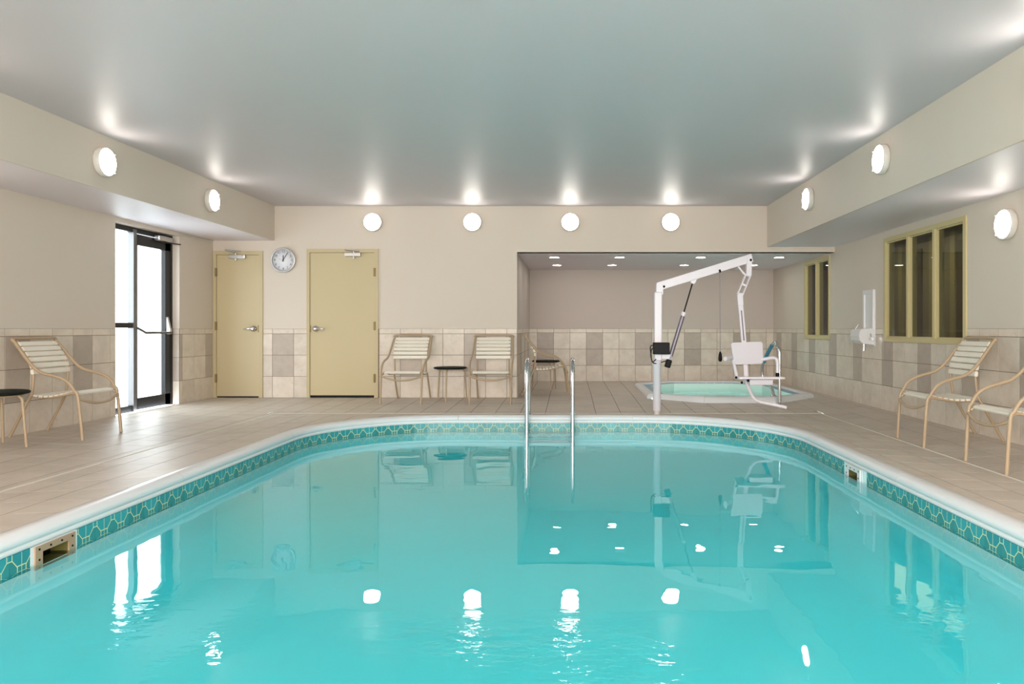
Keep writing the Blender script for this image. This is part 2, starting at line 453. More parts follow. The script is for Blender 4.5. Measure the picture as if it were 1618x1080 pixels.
def tile_mesh(mb, t, ox, oy):
    top = [(v.x - ox, v.y - oy, deckz(v.x, v.y)) for v in t]; n = len(t)
    b = 0.0003; cx = sum(v[0] for v in top) / n; cy = sum(v[1] for v in top) / n
    rim = [(x, y, z - b) for x, y, z in top]
    ins = []
    for x, y, z in top:
        d = math.hypot(x - cx, y - cy) or 1; ins.append((x + (cx - x) / d * b * 1.4, y + (cy - y) / d * b * 1.4, z))
    low = [(x, y, z - 0.002) for x, y, z in top]
    mb.add(ins + rim + low, [tuple(range(n))] + [(i, n + i, n + (i + 1) % n, (i + 1) % n) for i in range(n)] + [(n + i, 2 * n + i, 2 * n + (i + 1) % n, n + (i + 1) % n) for i in range(n)])
rest = MB()
for k, (sc_, cx, cy, t) in enumerate(tiles):
    if k < 298 and sc_ > 0:
        mb = MB(); tile_mesh(mb, t, cx, cy); o = mb.build('floor_tile', M['floor'], floor); o.location = (cx, cy, 0)
    else: tile_mesh(rest, t, 0, 0)
o = rest.build('floor_tiling', M['floor'], floor); o['kind'] = 'stuff'
s = MB()
zv = -0.038
s.box(VXL - 0.012, VXL + 0.012, YF, VYB, zv - 0.02, zv + 0.004); s.box(VXR - 0.012, VXR + 0.012, YF, VYB, zv - 0.02, zv + 0.004)
s.box(VXL, VXR, VYB - 0.009, VYB + 0.009, zv - 0.02, zv + 0.004)
s.build('drain_strip', M['strip'], floor, 'thin white drain strip set between the deck tiles')

# ------------------------------------------------------------------ walls
TH = 0.003
tile_cache = {}
def wall_tiles(parent, origin, ux, nrm, length, anchor, dark, cuts=(), rows=True, near=None):
    """tile the lowest metre of a wall: ux runs along the wall, nrm points into the hall; cuts are (a, b, z0, z1) rectangles left open"""
    origin, ux, nrm = Vector(origin), Vector(ux), Vector(nrm); uz = Vector((0, 0, 1))
    stuff = MB()
    k = math.floor((0 - anchor) / PT) - 1
    while anchor + k * PT < length:
        a0, a1 = max(0, anchor + k * PT), min(length, anchor + (k + 1) * PT)
        for r in range(4):
            z0, z1 = (r * PT, (r + 1) * PT) if r < 3 else (3 * PT, 3 * PT + 0.072)
            if a1 - a0 < 0.012: continue
            pcs = [(a0, a1, z0, z1)]
            for (c0, c1, y0, y1) in cuts:
                q = []
                for (p0, p1, q0, q1) in pcs:
                    if p1 <= c0 or p0 >= c1 or q1 <= y0 or q0 >= y1: q.append((p0, p1, q0, q1)); continue
                    if p0 < c0: q.append((p0, c0, q0, q1))
                    if p1 > c1: q.append((c1, p1, q0, q1))
                    m0, m1 = max(p0, c0), min(p1, c1)
                    if q0 < y0: q.append((m0, m1, q0, y0))
                    if q1 > y1: q.append((m0, m1, y1, q1))
                pcs = q
            for (p0, p1, q0, q1) in pcs:
                if p1 - p0 < 0.012 or q1 - q0 < 0.012: continue
                g = 0.0025; W_, H_ = p1 - p0 - 2 * g, q1 - q0 - 2 * g
                isd = r in (1, 2) and (k - dark) % 3 == 0
                mt = 'tiled' if isd else ('border' if r == 3 else 'tile')
                c = origin + ux * ((p0 + p1) / 2) + uz * ((q0 + q1) / 2)
                if near is not None and c.y < near:
                    R3 = Matrix((ux, uz, nrm)).transposed().to_4x4()
                    stuff.box(-W_ / 2, W_ / 2, -H_ / 2, H_ / 2, 0, TH, Matrix.Translation(c) @ R3); continue
                key = (round(W_, 3), round(H_, 3), mt)
                if key not in tile_cache:
                    b = 0.0014; mb = MB()
                    vs = [(-W_/2, -H_/2, 0), (W_/2, -H_/2, 0), (W_/2, H_/2, 0), (-W_/2, H_/2, 0)]
                    v2 = [(x, y, TH - b) for x, y, z in vs]; v3 = [(x - math.copysign(b, x), y - math.copysign(b, y), TH) for x, y, z in vs]
                    mb.add(vs + v2 + v3, [(i, (i + 1) % 4, 4 + (i + 1) % 4, 4 + i) for i in range(4)] + [(4 + i, 4 + (i + 1) % 4, 8 + (i + 1) % 4, 8 + i) for i in range(4)] + [(8, 9, 10, 11), (3, 2, 1, 0)])
                    tile_cache[key] = mb.mesh('wall_tile' if r < 3 else 'border_tile', M[mt])
                o = link('border_tile' if r == 3 else 'wall_tile', tile_cache[key], parent, 'darker taupe wall tile' if isd else None)
                o.matrix_local = Matrix.Translation(c) @ Matrix((ux, uz, nrm)).transposed().to_4x4()
        k += 1
    if stuff.f:
        o = stuff.build('wall_tiling', M['tile'], parent); o['kind'] = 'stuff'
# back wall (with two doors) and the beam over the alcove
D2 = (-5.134, -4.42, 2.105); D3 = (-3.79, -2.764, 2.134)
mb = MB()
mb.box(XL - 0.3, D2[0], YB, YB + 0.09, -0.1, ZC + 0.1); mb.box(D2[0], D2[1], YB, YB + 0.09, D2[2], ZC + 0.1)
mb.box(D2[1], D3[0], YB, YB + 0.09, -0.1, ZC + 0.1); mb.box(D3[0], D3[1], YB, YB + 0.09, D3[2], ZC + 0.1)
mb.box(D3[1], XA, YB, YB + 0.09, -0.1, ZC + 0.1); mb.box(XL - 0.3, XA, YB + 0.09, YB + 0.16, -0.1, ZC + 0.1)
mb.box(XA, XR + 0.3, YB, YB + 0.16, ZA, ZC + 0.1)
wb = struct('wall_back', 'beige back wall with tiled lower part and four round lamps', mb, M['wall'])
mb = MB()
for a, b in ((D2[1], D3[0]), (D3[1], XA)): mb.box(a, b, YB - 0.0025, YB, -0.02, 0.99)
mb.build('grout_bed', M['grout'], wb)
wall_tiles(wb, (XL, YB - 0.002, 0), (1, 0, 0), (0, -1, 0), XA - XL, -2.755 - XL, 1, [(0, D2[1] - XL, -1, 3), (D3[0] - XL, D3[1] - XL, -1, 3)])
# left wall
mb = MB()
mb.box(XL - 0.25, XL, YF, DY0, -0.1, ZC + 0.1); mb.box(XL - 0.25, XL, DY1, YB + 0.02, -0.1, ZC + 0.1); mb.box(XL - 0.25, XL, DY0, DY1, DZ, ZC + 0.1)
wl = struct('wall_left', 'beige left wall with tiled lower part and glass door opening', mb, M['wall'])
mb = MB(); mb.box(XL, XL + 0.0025, YF, DY0, -0.05, 0.99); mb.box(XL, XL + 0.0025, DY1, YB, -0.05, 0.99); mb.box(XL - 0.09, XL, DY1 - 0.0025, DY1, -0.05, 0.99)
mb.build('grout_bed', M['grout'], wl)
wall_tiles(wl, (XL + 0.002, YB, 0), (0, -1, 0), (1, 0, 0), YB - YF, YB - 7.61 - PT, 0, [(YB - DY1, YB - DY0, -1, 3)], near=5.0)
wall_tiles(wl, (XL - 0.085, DY1 - 0.002, 0), (1, 0, 0), (0, -1, 0), 0.085, 0.0, 99)
# right wall
W1 = (10.77, 11.94, 0.83, 2.06); W2 = (7.05, 8.91, 0.835, 2.075)
mb = MB(); t0, t1 = XR, XR + 0.12
mb.box(t0, t1, YF, W2[0], -0.1, ZC + 0.1); mb.box(t0, t1, W2[1], W1[0], -0.1, ZC + 0.1); mb.box(t0, t1, W1[1], YA + 0.1, -0.1, ZC + 0.1)
for W_ in (W1, W2): mb.box(t0, t1, W_[0], W_[1], -0.1, W_[2]); mb.box(t0, t1, W_[0], W_[1], W_[3], ZC + 0.1)
wr = struct('wall_right', 'pale right wall with tiled lower part and two tan framed windows', mb, M['wall'])
mb = MB()
mb.box(XR - 0.0025, XR, YF, YA, -0.05, 0.83)
for a, b in ((YF, W2[0]), (W2[1], W1[0]), (W1[1], YA)): mb.box(XR - 0.0025, XR, a, b, 0.83, 0.99)
mb.build('grout_bed', M['grout'], wr)
wall_tiles(wr, (XR - 0.002, YF, 0), (0, 1, 0), (-1, 0, 0), YA - YF, 8.67 - YF, 0, [(W2[0] - YF, W2[1] - YF, W2[2], 3), (W1[0] - YF, W1[1] - YF, W1[2], 3)], near=4.6)
# alcove walls
mb = MB(); mb.box(XA - 0.1, XR + 0.1, YA, YA + 0.12, -0.1, ZC)
wa = struct('wall_alcove_back', 'shaded rear wall of the whirlpool alcove', mb, M['wallm'])
mb = MB(); mb.box(XA, XR, YA - 0.0025, YA, -0.05, 0.99); mb.build('grout_bed', M['grout'], wa)
wall_tiles(wa, (XA, YA - 0.002, 0), (1, 0, 0), (0, -1, 0), XR - XA, -0.63 - XA, 0)
mb = MB(); mb.box(XA - 0.12, XA, YB + 0.16, YA + 0.1, -0.1, ZC)
ws = struct('wall_alcove_side', 'left side wall of the whirlpool alcove', mb, M['wallm'])
mb = MB(); mb.box(XA, XA + 0.0025, YB, YA, -0.05, 0.99); mb.build('grout_bed', M['grout'], ws)
wall_tiles(ws, (XA + 0.002, YA, 0), (0, -1, 0), (1, 0, 0), YA - YB, 0.1, 1)
# wall behind the photographer
struct('wall_front', 'plain wall at the near end of the hall', MB().box(XL - 0.25, XR + 0.12, YF - 0.15, YF, -0.1, ZC + 0.1), M['wall'])
# ceilings
mb = MB(); mb.box(XL - 0.25, XR + 0.12, YF - 0.15, YB + 0.1, ZC, ZC + 0.12)
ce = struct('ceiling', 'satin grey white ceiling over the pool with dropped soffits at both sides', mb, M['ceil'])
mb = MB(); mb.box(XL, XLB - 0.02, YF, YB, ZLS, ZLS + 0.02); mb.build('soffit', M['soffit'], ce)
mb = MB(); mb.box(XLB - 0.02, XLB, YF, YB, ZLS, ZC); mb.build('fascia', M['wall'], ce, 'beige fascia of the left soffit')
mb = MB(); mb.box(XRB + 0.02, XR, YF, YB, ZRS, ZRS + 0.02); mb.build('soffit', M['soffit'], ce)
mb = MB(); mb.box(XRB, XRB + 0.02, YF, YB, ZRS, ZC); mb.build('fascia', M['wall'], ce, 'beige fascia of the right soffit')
struct('ceiling_alcove', 'low mauve grey ceiling of the whirlpool alcove', MB().box(XA - 0.1, XR + 0.1, YB + 0.01, YA + 0.1, ZA, ZA + 0.1), M['alcoveceil'])
# outside the glass door, and the corridor seen through the right-hand windows
struct('ground', 'pale concrete path outside the glass door', MB().box(-14, XL - 0.25, 0, 20, -0.3, -0.06), M['concrete'])
mb = MB(); c1 = XR + 0.12
mb.box(5.75, 5.85, 5.5, 17, -0.1, 2.6); mb.box(c1, 5.85, 17, 17.1, -0.1, 2.6); mb.box(c1, 5.85, 5.4, 5.5, -0.1, 2.6)
mb.box(c1, 5.85, 5.4, 17.1, 2.5, 2.6); mb.box(c1, 5.85, 5.4, 17.1, -0.2, -0.1); mb.box(c1, c1 + 0.1, YA, 17.1, -0.1, 2.6)
wc = struct('wall_corridor', 'dim olive tan corridor beyond the right windows', mb, M['corr'])
for y in (10.3, 10.95, 11.6, 12.7, 13.4): MB().box(5.70, 5.75, y, y + 0.14, -0.1, 2.45).build('reflection_band', M['corr2'], wc, 'lighter tan upright band for a reflection in the window')  # painted uprights stand in for bands reflected in the window glass
for y in (10.44, 12.05, 13.54): MB().box(5.72, 5.75, y, y + 0.5, -0.1, 2.3).build('dark_reflection_band', M['corr3'], wc, 'dark brown upright band for a reflection in the window')  # darker uprights, likewise for the reflected bands

# ------------------------------------------------------------------ doors
def closer_bar(parent, x0, x1, z, yf, knobx, ax, az):
    mb = MB(); mb.rbox(x0, x1, yf - 0.055, yf, z - 0.028, z + 0.028, 0.008)
    o = mb.build('door_closer', M['steel'], parent, 'silver overhead closer')
    mb = MB(); mb.lathe([(0.014, -0.055), (0.014, 0.05)], 12, Matrix.Translation((knobx, yf - 0.03, z))); mb.build('pivot', M['steel'], o)
    mb = MB(); mb.tube([(knobx, yf - 0.03, z + 0.052), (ax, yf - 0.14, az)], 0.009, 8); mb.tube([(ax, yf - 0.14, az), ((knobx + ax) / 2 + 0.12, yf - 0.012, az - 0.01)], 0.008, 8); mb.build('closer_arm', M['steel'], o)
def back_door(name, label, D, leaf, knob_x, dirn, hinge_x, closer, zb):
    d = struct(name, label)
    fy = YB - 0.018
    mb = MB(); mb.box(D[0], leaf[0], fy, YB + 0.03, 0, D[2]); mb.box(leaf[1], D[1], fy, YB + 0.03, 0, D[2]); mb.box(leaf[0], leaf[1], fy, YB + 0.03, leaf[2], D[2])
    mb.build('door_frame', M['framep'], d)
    mb = MB(); mb.box(leaf[0] + 0.004, leaf[1] - 0.004, YB - 0.004, YB + 0.04, zb, leaf[2] - 0.004); mb.build('door_leaf', M['doorp'], d)
    mb = MB(); mb.box(leaf[0], leaf[1], YB + 0.01, YB + 0.06, -0.01, zb + 0.005); mb.build('gap_shade', M['black'], d, 'black strip for the shade in the gap under the door')  # black strip put in for the shade below the leaf
    zk = 0.99
    Tm = Matrix.Translation((knob_x, YB - 0.004, zk)) @ Matrix.Rotation(R(90), 4, 'X')
    mb = MB(); mb.lathe([(0.045, 0), (0.045, 0.012), (0.03, 0.024), (0.018, 0.03), (0.018, 0.06)], 24, Tm)
    h = mb.build('handle', M['chrome'], d, 'chrome lever handle')
    mb = MB(); mb.tube(smooth_path([(knob_x, YB - 0.062, zk), (knob_x + dirn * 0.04, YB - 0.07, zk), (knob_x + dirn * 0.09, YB - 0.068, zk - 0.002), (knob_x + dirn * 0.125, YB - 0.06, zk - 0.004)], 4), [0.014] * 5 + [0.012] * 7 + [0.009], 10); mb.build('lever', M['chrome'], h)
    lx = leaf[1] - 0.006 if dirn < 0 else leaf[0] + 0.006
    MB().box(lx - 0.008, lx + 0.008, fy - 0.001, YB + 0.02, zk - 0.05, zk + 0.05).build('strike_plate', M['hinge'], d, 'dull metal strike plate')
    for z in (0.28, 1.03, 1.80):
        mb = MB(); mb.lathe([(0.009, -0.062), (0.009, 0.062)], 10, Matrix.Translation((hinge_x, fy - 0.005, z))); mb.box(hinge_x - 0.016, hinge_x + 0.016, fy - 0.003, fy + 0.004, z - 0.06, z + 0.06)
        mb.build('hinge', M['hinge'], d)
    closer_bar(d, *closer)
    return d
back_door('door_2', 'narrow tan door at the left end of the back wall', D2, (-5.088, -4.476, 2.051), -4.55, -1, -5.09, (-4.90, -4.66, 2.02, YB - 0.004, -4.80, -4.90, 2.11), 0.022)
back_door('door_3', 'wide tan door right of the wall clock', D3, (-3.747, -2.822, 2.083), -3.66, 1, -2.815, (-3.24, -3.01, 2.05, YB - 0.004, -3.11, -3.20, 2.11), 0.035)
# glass door in the left wall
d1 = struct('door_1', 'glass entrance door with dark metal frame in the left wall')
xd = XL - 0.09
mb = MB(); fx0, fx1 = xd - 0.06, xd + 0.0
ym = 8.83                                           # mullion between side light and leaf
mb.box(fx0, fx1, DY0, DY0 + 0.045, 0, DZ); mb.box(fx0, fx1, DY1 - 0.045, DY1, 0, DZ); mb.box(fx0, fx1, DY0, DY1, DZ - 0.06, DZ); mb.box(fx0, fx1, DY0, ym, 0, 0.075)
mb.build('door_frame', M['alum'], d1)
MB().box(fx0, fx1 + 0.012, ym - 0.03, ym + 0.035, 0, DZ - 0.02).build('mullion', M['alumg'], d1, 'grey metal mullion')
MB().box(fx0, fx1 + 0.006, DY0 + 0.03, ym - 0.02, 1.0, 1.06).build('transom', M['alum'], d1)
MB().box(xd - 0.035, xd - 0.029, DY0 + 0.04, ym - 0.02, 0.07, DZ - 0.05).build('side_pane', M['glass'], d1)
mb = MB(); l0, l1 = ym + 0.04, DY1 - 0.05
mb.box(fx0 + 0.005, fx1 - 0.004, l0, l0 + 0.035, 0.012, DZ - 0.07); mb.box(fx0 + 0.005, fx1 - 0.004, l1 - 0.115, l1, 0.012, DZ - 0.07)
mb.box(fx0 + 0.005, fx1 - 0.004, l0, l1, DZ - 0.20, DZ - 0.07); mb.box(fx0 + 0.005, fx1 - 0.004, l0, l1, 0.012, 0.15)
lf = mb.build('door_leaf', M['alum'], d1)
MB().box(xd - 0.034, xd - 0.028, l0 + 0.03, l1 - 0.11, 0.14, DZ - 0.19).build('pane', M['glass'], lf)
mb = MB(); mb.tube([(xd + 0.0, l0 + 0.02, 1.0), (xd + 0.06, l0 + 0.10, 0.94), (xd + 0.06, l1 - 0.10, 0.94), (xd, l1 - 0.06, 0.94)], 0.016, 8); mb.build('push_bar', M['alumg'], d1, 'thin grey push bar')
mb = MB(); mb.rbox(xd - 0.004, xd + 0.05, l1 - 0.10, l1 - 0.045, 0.92, 0.99, 0.008)
mb.prism([(0, 0), (0.05, 0), (0.01, 0.16), (0, 0.16)], 0.04, placeM(Vector((xd - 0.004, l1 - 0.055, 0.98)), (1, 0, 0), (0, 0, 1))); mb.build('bar_latch', M['steel'], d1, 'silver latch housing of the push bar')
mb = MB(); mb.rbox(xd, xd + 0.07, l1 - 0.38, l1 - 0.06, DZ - 0.10, DZ - 0.035, 0.012); cl = mb.build('door_closer', M['steel'], d1, 'silver overhead closer')
mb = MB(); mb.tube([(xd + 0.05, l1 - 0.3, DZ - 0.115), (xd + 0.10, l1 + 0.06, DZ - 0.105)], 0.008, 8); mb.build('closer_arm', M['alum'], cl)
MB().tube([(XL + 0.01, DY1 - 0.02, ZLS - 0.035), (XL + 0.01, YB - 0.03, ZLS - 0.012)], 0.008, 6).build('trim_cord', M['grey'], wl, 'thin grey conduit below the soffit')

# ------------------------------------------------------------------ windows of the right wall
def window(name, label, W_, n, fw=0.052, mw=0.042):
    d = struct(name, label); y0, y1, z0, z1 = W_; xf = XR - 0.016
    mb = MB(); mb.box(xf, XR + 0.09, y0, y0 + fw, z0, z1); mb.box(xf, XR + 0.09, y1 - fw, y1, z0, z1); mb.box(xf, XR + 0.09, y0 + fw, y1 - fw, z0, z0 + fw); mb.box(xf, XR + 0.09, y0 + fw, y1 - fw, z1 - fw, z1)
    mb.build('window_frame', M['winp'], d)
    pw = (y1 - y0 - 2 * fw - (n - 1) * mw) / n
    for k in range(n):
        a = y0 + fw + k * (pw + mw)
        if k: MB().box(xf, XR + 0.09, a - mw, a, z0 + fw, z1 - fw).build('mullion', M['winp'], d)
        mb = MB(); b = 0.014
        mb.box(XR + 0.008, XR + 0.045, a, a + b, z0 + fw, z1 - fw); mb.box(XR + 0.008, XR + 0.045, a + pw - b, a + pw, z0 + fw, z1 - fw)
        mb.box(XR + 0.008, XR + 0.045, a + b, a + pw - b, z0 + fw, z0 + fw + b); mb.box(XR + 0.008, XR + 0.045, a + b, a + pw - b, z1 - fw - b, z1 - fw)
        st = mb.build('glazing_stop', M['winp'], d)
        MB().box(XR + 0.026, XR + 0.032, a + b * 0.5, a + pw - b * 0.5, z0 + fw + b * 0.5, z1 - fw - b * 0.5).build('pane', M['wglass'], st)
window('window_1', 'narrow two pane tan framed window inside the alcove', W1, 2, 0.05, 0.05)
window('window_2', 'wide three pane tan framed window on the right wall', W2, 3)

# ------------------------------------------------------------------ swimming pool
pool = thing('swimming_pool', 'rounded rectangular swimming pool with white coping and teal tile band', 'pool', (0, 0, 0))
ZW = -0.164
bp = sorted(set([round(CUM[k] + (CUM[k + 1] - CUM[k]) * i / (16 if k % 2 else 6), 5) for k in range(8) for i in range(16 if k % 2 else 6)] + [round(SKL - 0.1, 5), round(SKL + 0.1, 5), round(SKR - 0.1, 5), round(SKR + 0.1, 5)]))
def ring(d, z): 
    out = []
    for t in bp:
        p, n = pool_at(t); out.append((p.x + n.x * d, p.y + n.y * d, z))
    return out
prof = [(0.097, -0.05), (0.097, -0.095), (0.097, -0.2275), (0.104, -0.229), (0.104, -1.0), (0.125, -1.1), (0.18, -1.17), (0.28, -1.2)]
mb = MB(); nb = len(bp); vs = []
for d, z in prof: vs += ring(d, z)
fs = []
def in_skim(i):
    a, b = bp[i], bp[(i + 1) % nb]
    return any(abs((a + b) / 2 - c) < 0.1 for c in (SKL, SKR)) and b > a
for r in range(len(prof) - 1):
    for i in range(nb):
        if r == 1 and in_skim(i): continue
        fs.append((r * nb + i, r * nb + (i + 1) % nb, (r + 1) * nb + (i + 1) % nb, (r + 1) * nb + i))
fs.append(tuple((len(prof) - 1) * nb + i for i in range(nb)))
mb.add(vs, fs, True); shell = mb.build('pool_shell', M['shell'], pool, 'pale aqua basin of the pool')
# coping sections, butted with a fine joint
joints = [CUM[0], SKL + 1.25, CUM[1], CUM[2], CUM[3], CUM[4], SKR - 0.0 + 0.75, CUM[5], CUM[6], (CUM[6] + CUM[7]) / 2, CUM[7]]
cprof = [(-0.002, -0.03), (-0.002, 0.008), (0.004, 0.013), (0.05, 0.014), (0.075, 0.010), (0.093, 0.0), (0.104, -0.016), (0.106, -0.03), (0.101, -0.042), (0.093, -0.046), (0.093, -0.052), (0.103, -0.054), (0.104, -0.071), (0.092, -0.072), (0.05, -0.072)]
for a, b in zip(joints, joints[1:] + [PER]):
    n = max(2, int((b - a) / 0.12)); mb = MB(); vs = []; fs = []; m = len(cprof)
    for i in range(n + 1):
        p, nn = pool_at(min(a + 0.002 + (b - a - 0.004) * i / n, PER - 1e-6))
        vs += [(p.x + nn.x * d, p.y + nn.y * d, z) for d, z in cprof]
    for i in range(n):
        for k in range(m): fs.append((i * m + k, i * m + (k + 1) % m, (i + 1) * m + (k + 1) % m, (i + 1) * m + k))
    mb.add(vs, fs, True); mb.add(vs[:m], [tuple(range(m))]); mb.add(vs[-m:], [tuple(range(m))[::-1]])
    mb.build('coping_section', M['coping'], pool)
# waterline tiles: one object each where the photograph shows them
nt = round(PER / 0.155); pitch = PER / nt; hw = pitch / 2 - 0.0009; tz0, tz1 = -0.2265, -0.0735
def bandmesh(name, places):
    me = bpy.data.meshes.new(name); v = []; f = []; uv = []
    for mat in places:
        o = len(v)
        v += [mat @ Vector(q) for q in ((-hw, 0, 0), (hw, 0, 0), (hw, 0, 0.153), (-hw, 0, 0.153), (-hw, 0.006, 0), (hw, 0.006, 0), (hw, 0.006, 0.153), (-hw, 0.006, 0.153))]
        for q in ((4, 7, 6, 5), (0, 4, 5, 1), (3, 2, 6, 7), (0, 3, 7, 4), (1, 5, 6, 2)): f.append(tuple(o + k for k in q))
        cu = {0: (0, 1), 1: (1, 1), 2: (1, 0), 3: (0, 0)}
        for q in ((4, 7, 6, 5), (0, 4, 5, 1), (3, 2, 6, 7), (0, 3, 7, 4), (1, 5, 6, 2)): uv += [cu[k % 4] for k in q]
    me.from_pydata(v, [], f); L = me.uv_layers.new(name='UVMap')
    for i, c in enumerate(uv): L.data[i].uv = c
    me.materials.append(M['band']); return me
one = bandmesh('waterline_tile', [Matrix.Identity(4)]); far = []
for k in range(nt):
    t = (k + 0.5) * pitch
    if any(abs(t - c) < 0.17 + pitch * 0.3 for c in (SKL, SKR)): continue
    p, n = pool_at(t)
    X = Vector((n.y, -n.x, 0)) * 1.0; Y = Vector((n.x, n.y, 0)); Z = Vector((0, 0, 1))
    mt = Matrix.Translation((p.x + n.x * 0.0985, p.y + n.y * 0.0985, tz0)) @ Matrix((X, Y, Z)).transposed().to_4x4()
    if p.y > 2.4:
        o = link('waterline_tile', one, pool); o.matrix_local = mt
    else: far.append(mt)
o = link('waterline_tiling', bandmesh('waterline_tiling', far), pool); o['kind'] = 'stuff'
def skimmer(t, matp, lab):
    p, n = pool_at(t); tg = Vector((-n.y, n.x, 0)) ; N = Vector((n.x, n.y, 0))
    mt = placeM(Vector((p.x, p.y, 0)) + N * 0.104, tg, Vector((0, 0, 1)))     # local x along the wall, y up, z = +-normal
    if (Vector(tg).cross(Vector((0, 0, 1)))).dot(N) < 0: mt = placeM(Vector((p.x, p.y, 0)) + N * 0.104, -tg, Vector((0, 0, 1)))
    def bx(mb, x0, x1, y0, y1, z0, z1): mb.box(x0, x1, y0, y1, z0, z1, mt)
    mb = MB(); bx(mb, -0.168, -0.1, -0.24, -0.0735, -0.003, 0.002); bx(mb, 0.1, 0.168, -0.24, -0.0735, -0.003, 0.002)
    bx(mb, -0.1, 0.1, -0.095, -0.0735, -0.003, 0.002)
    s = mb.build('skimmer', M['offwhite'], pool, lab)
    mb = MB(); bx(mb, -0.145, -0.095, -0.26, -0.078, 0.002, 0.010); bx(mb, 0.095, 0.145, -0.26, -0.078, 0.002, 0.010); bx(mb, -0.095, 0.095, -0.11, -0.078, 0.002, 0.010); bx(mb, -0.095, 0.095, -0.26, -0.232, 0.002, 0.010)
    mb.build('faceplate', matp, s)
    mb = MB(); e = 0.006
    bx(mb, -0.1 - e, -0.1, -0.235, -0.095, -0.25, 0); bx(mb, 0.1, 0.1 + e, -0.235, -0.095, -0.25, 0); bx(mb, -0.1, 0.1, -0.235 - e, -0.235, -0.25, 0); bx(mb, -0.1, 0.1, -0.095, -0.095 + e, -0.25, 0); bx(mb, -0.106, 0.106, -0.24, -0.09, -0.256, -0.25)
    mb.build('throat', M['olive'], s, 'olive brown skimmer throat')
    mb = MB(); bx(mb, -0.05, 0.098, -0.21, -0.15, -0.10, -0.09); mb.build('weir_flap', M['black'], s)
    for (x, y) in ((-0.12, -0.094), (-0.04, -0.094), (0.04, -0.094), (0.12, -0.094), (-0.12, -0.145), (0.12, -0.145)):
        MB().lathe([(0.0055, 0), (0.0055, 0.003), (0.0, 0.004)], 10, mt @ Matrix.Translation((x, y, 0.010))).build('screw', M['black'], s)
skimmer(SKL, M['brass'], 'skimmer mouth with tan faceplate on the left side of the pool')
skimmer(SKR, M['offwhite'], 'skimmer mouth with white faceplate on the right side of the pool')
for x in (-1.2, 0.8):                            # added underwater fill lamps in the near end wall, out of view
    MB().lathe([(0.0, 0.004), (0.13, 0.0)], 24, Matrix.Translation((x, PY0 + 0.112, -0.62)) @ Matrix.Rotation(R(-90), 4, 'X')).build('pool_fill_light', M['poolfill'], pool, 'added round underwater fill lamp')
# water
mb = MB(); 
def wring(z):
    out = []
    for t in bp:
        p, n = pool_at(t); P_ = lambda d: (p.x + n.x * d, p.y + n.y * d, z)
        for c in (SKL, SKR):
            if abs(t - (c - 0.1)) < 1e-4: out += [P_(0.095), P_(-0.14)]; break
            if abs(t - (c + 0.1)) < 1e-4: out += [P_(-0.14), P_(0.095)]; break
            if abs(t - c) < 0.1: out.append(P_(-0.14)); break
        else: out.append(P_(0.095))
    return out
A = wring(ZW); B = wring(-1.25); nw = len(A)
mb.add(A + B, [tuple(range(nw)), tuple(range(nw, 2 * nw))[::-1]] + [(i, nw + i, nw + (i + 1) % nw, (i + 1) % nw) for i in range(nw)])
wt = mb.build('pool_water', M['water']); wt['label'] = 'clear turquoise water filling the swimming pool'; wt['category'] = 'water'

# ------------------------------------------------------------------ pool ladder
lad = thing('pool_ladder', 'stainless steel pool ladder at the far edge of the pool', 'ladder', (-0.235, 8.56, -0.012))
for sx in (-0.255, 0.255):
    pth = [(sx, 0.0, -0.02), (sx, 0.0, 0.40)]
    pth += [(sx, -0.185 + 0.185 * math.cos(a), 0.465 + 0.185 * math.sin(a)) for a in [math.pi * k / 12 for k in range(13)]]
    pth += [(sx, -0.37, 0.3), (sx, -0.37, 0.0), (sx, -0.37, -1.0)]
    rl = MB().tube(pth, 0.0245, 14).build('rail', M['chrome'], lad)
    MB().lathe([(0.05, -0.004), (0.05, 0.006), (0.03, 0.016), (0.026, 0.03)], 20, Matrix.Translation((sx, 0, 0))).build('flange', M['chrome'], rl)
for z in (-0.20, -0.48, -0.76):
    st = MB().rbox(-0.245, 0.245, -0.415, -0.325, z - 0.014, z + 0.014, 0.006).build('step', M['steel'], lad)
    for sx in (-0.215, 0.215):
        MB().rbox(sx - 0.012, sx + 0.012, -0.42, -0.32, z - 0.022, z + 0.02, 0.004).build('step_clamp', M['chrome'], st)

# ------------------------------------------------------------------ whirlpool spa
spa = thing('hot_tub', 'sunken whirlpool tub with a low white eight sided rim in the alcove', 'hot tub', (2.3, 11.5, 0))
spc = Vector((2.3, 11.5))
def off(poly, d):
    out = []; n = len(poly)
    for i in range(n):
        a, b, c = Vector(poly[i - 1]), Vector(poly[i]), Vector(poly[(i + 1) % n])
        n1 = Vector((-(b - a).y, (b - a).x)).normalized(); n2 = Vector((-(c - b).y, (c - b).x)).normalized()
        out.append(b + (n1 + n2) / (1 + n1.dot(n2)) * d)
    return out
O = [Vector(p) for p in SPA]
rp = [(0.0, -0.03), (0.006, 0.035), (0.03, 0.058), (0.06, 0.066), (0.10, 0.066), (0.125, 0.058), (0.135, 0.035), (0.135, -0.02)]
for i in range(8):                                  # rim segments meeting at the corners
    j = (i + 1) % 8; mb = MB(); vs = []
    for d, z in rp:
        q = off(O, d); e = (q[j] - q[i]).normalized() * 0.0015
        for v in (q[i] + e, q[j] - e): vs.append((v.x - spc.x, v.y - spc.y, z))
    m = len(rp)
    mb.add(vs, [(2 * k, 2 * k + 1, 2 * k + 3, 2 * k + 2) for k in range(m - 1)], True)
    mb.add(vs, [tuple(2 * k for k in range(m)), tuple(2 * k + 1 for k in range(m))[::-1], (0, 1, 2 * m - 1, 2 * m - 2)])
    mb.build('rim_section', M['coping'], spa)
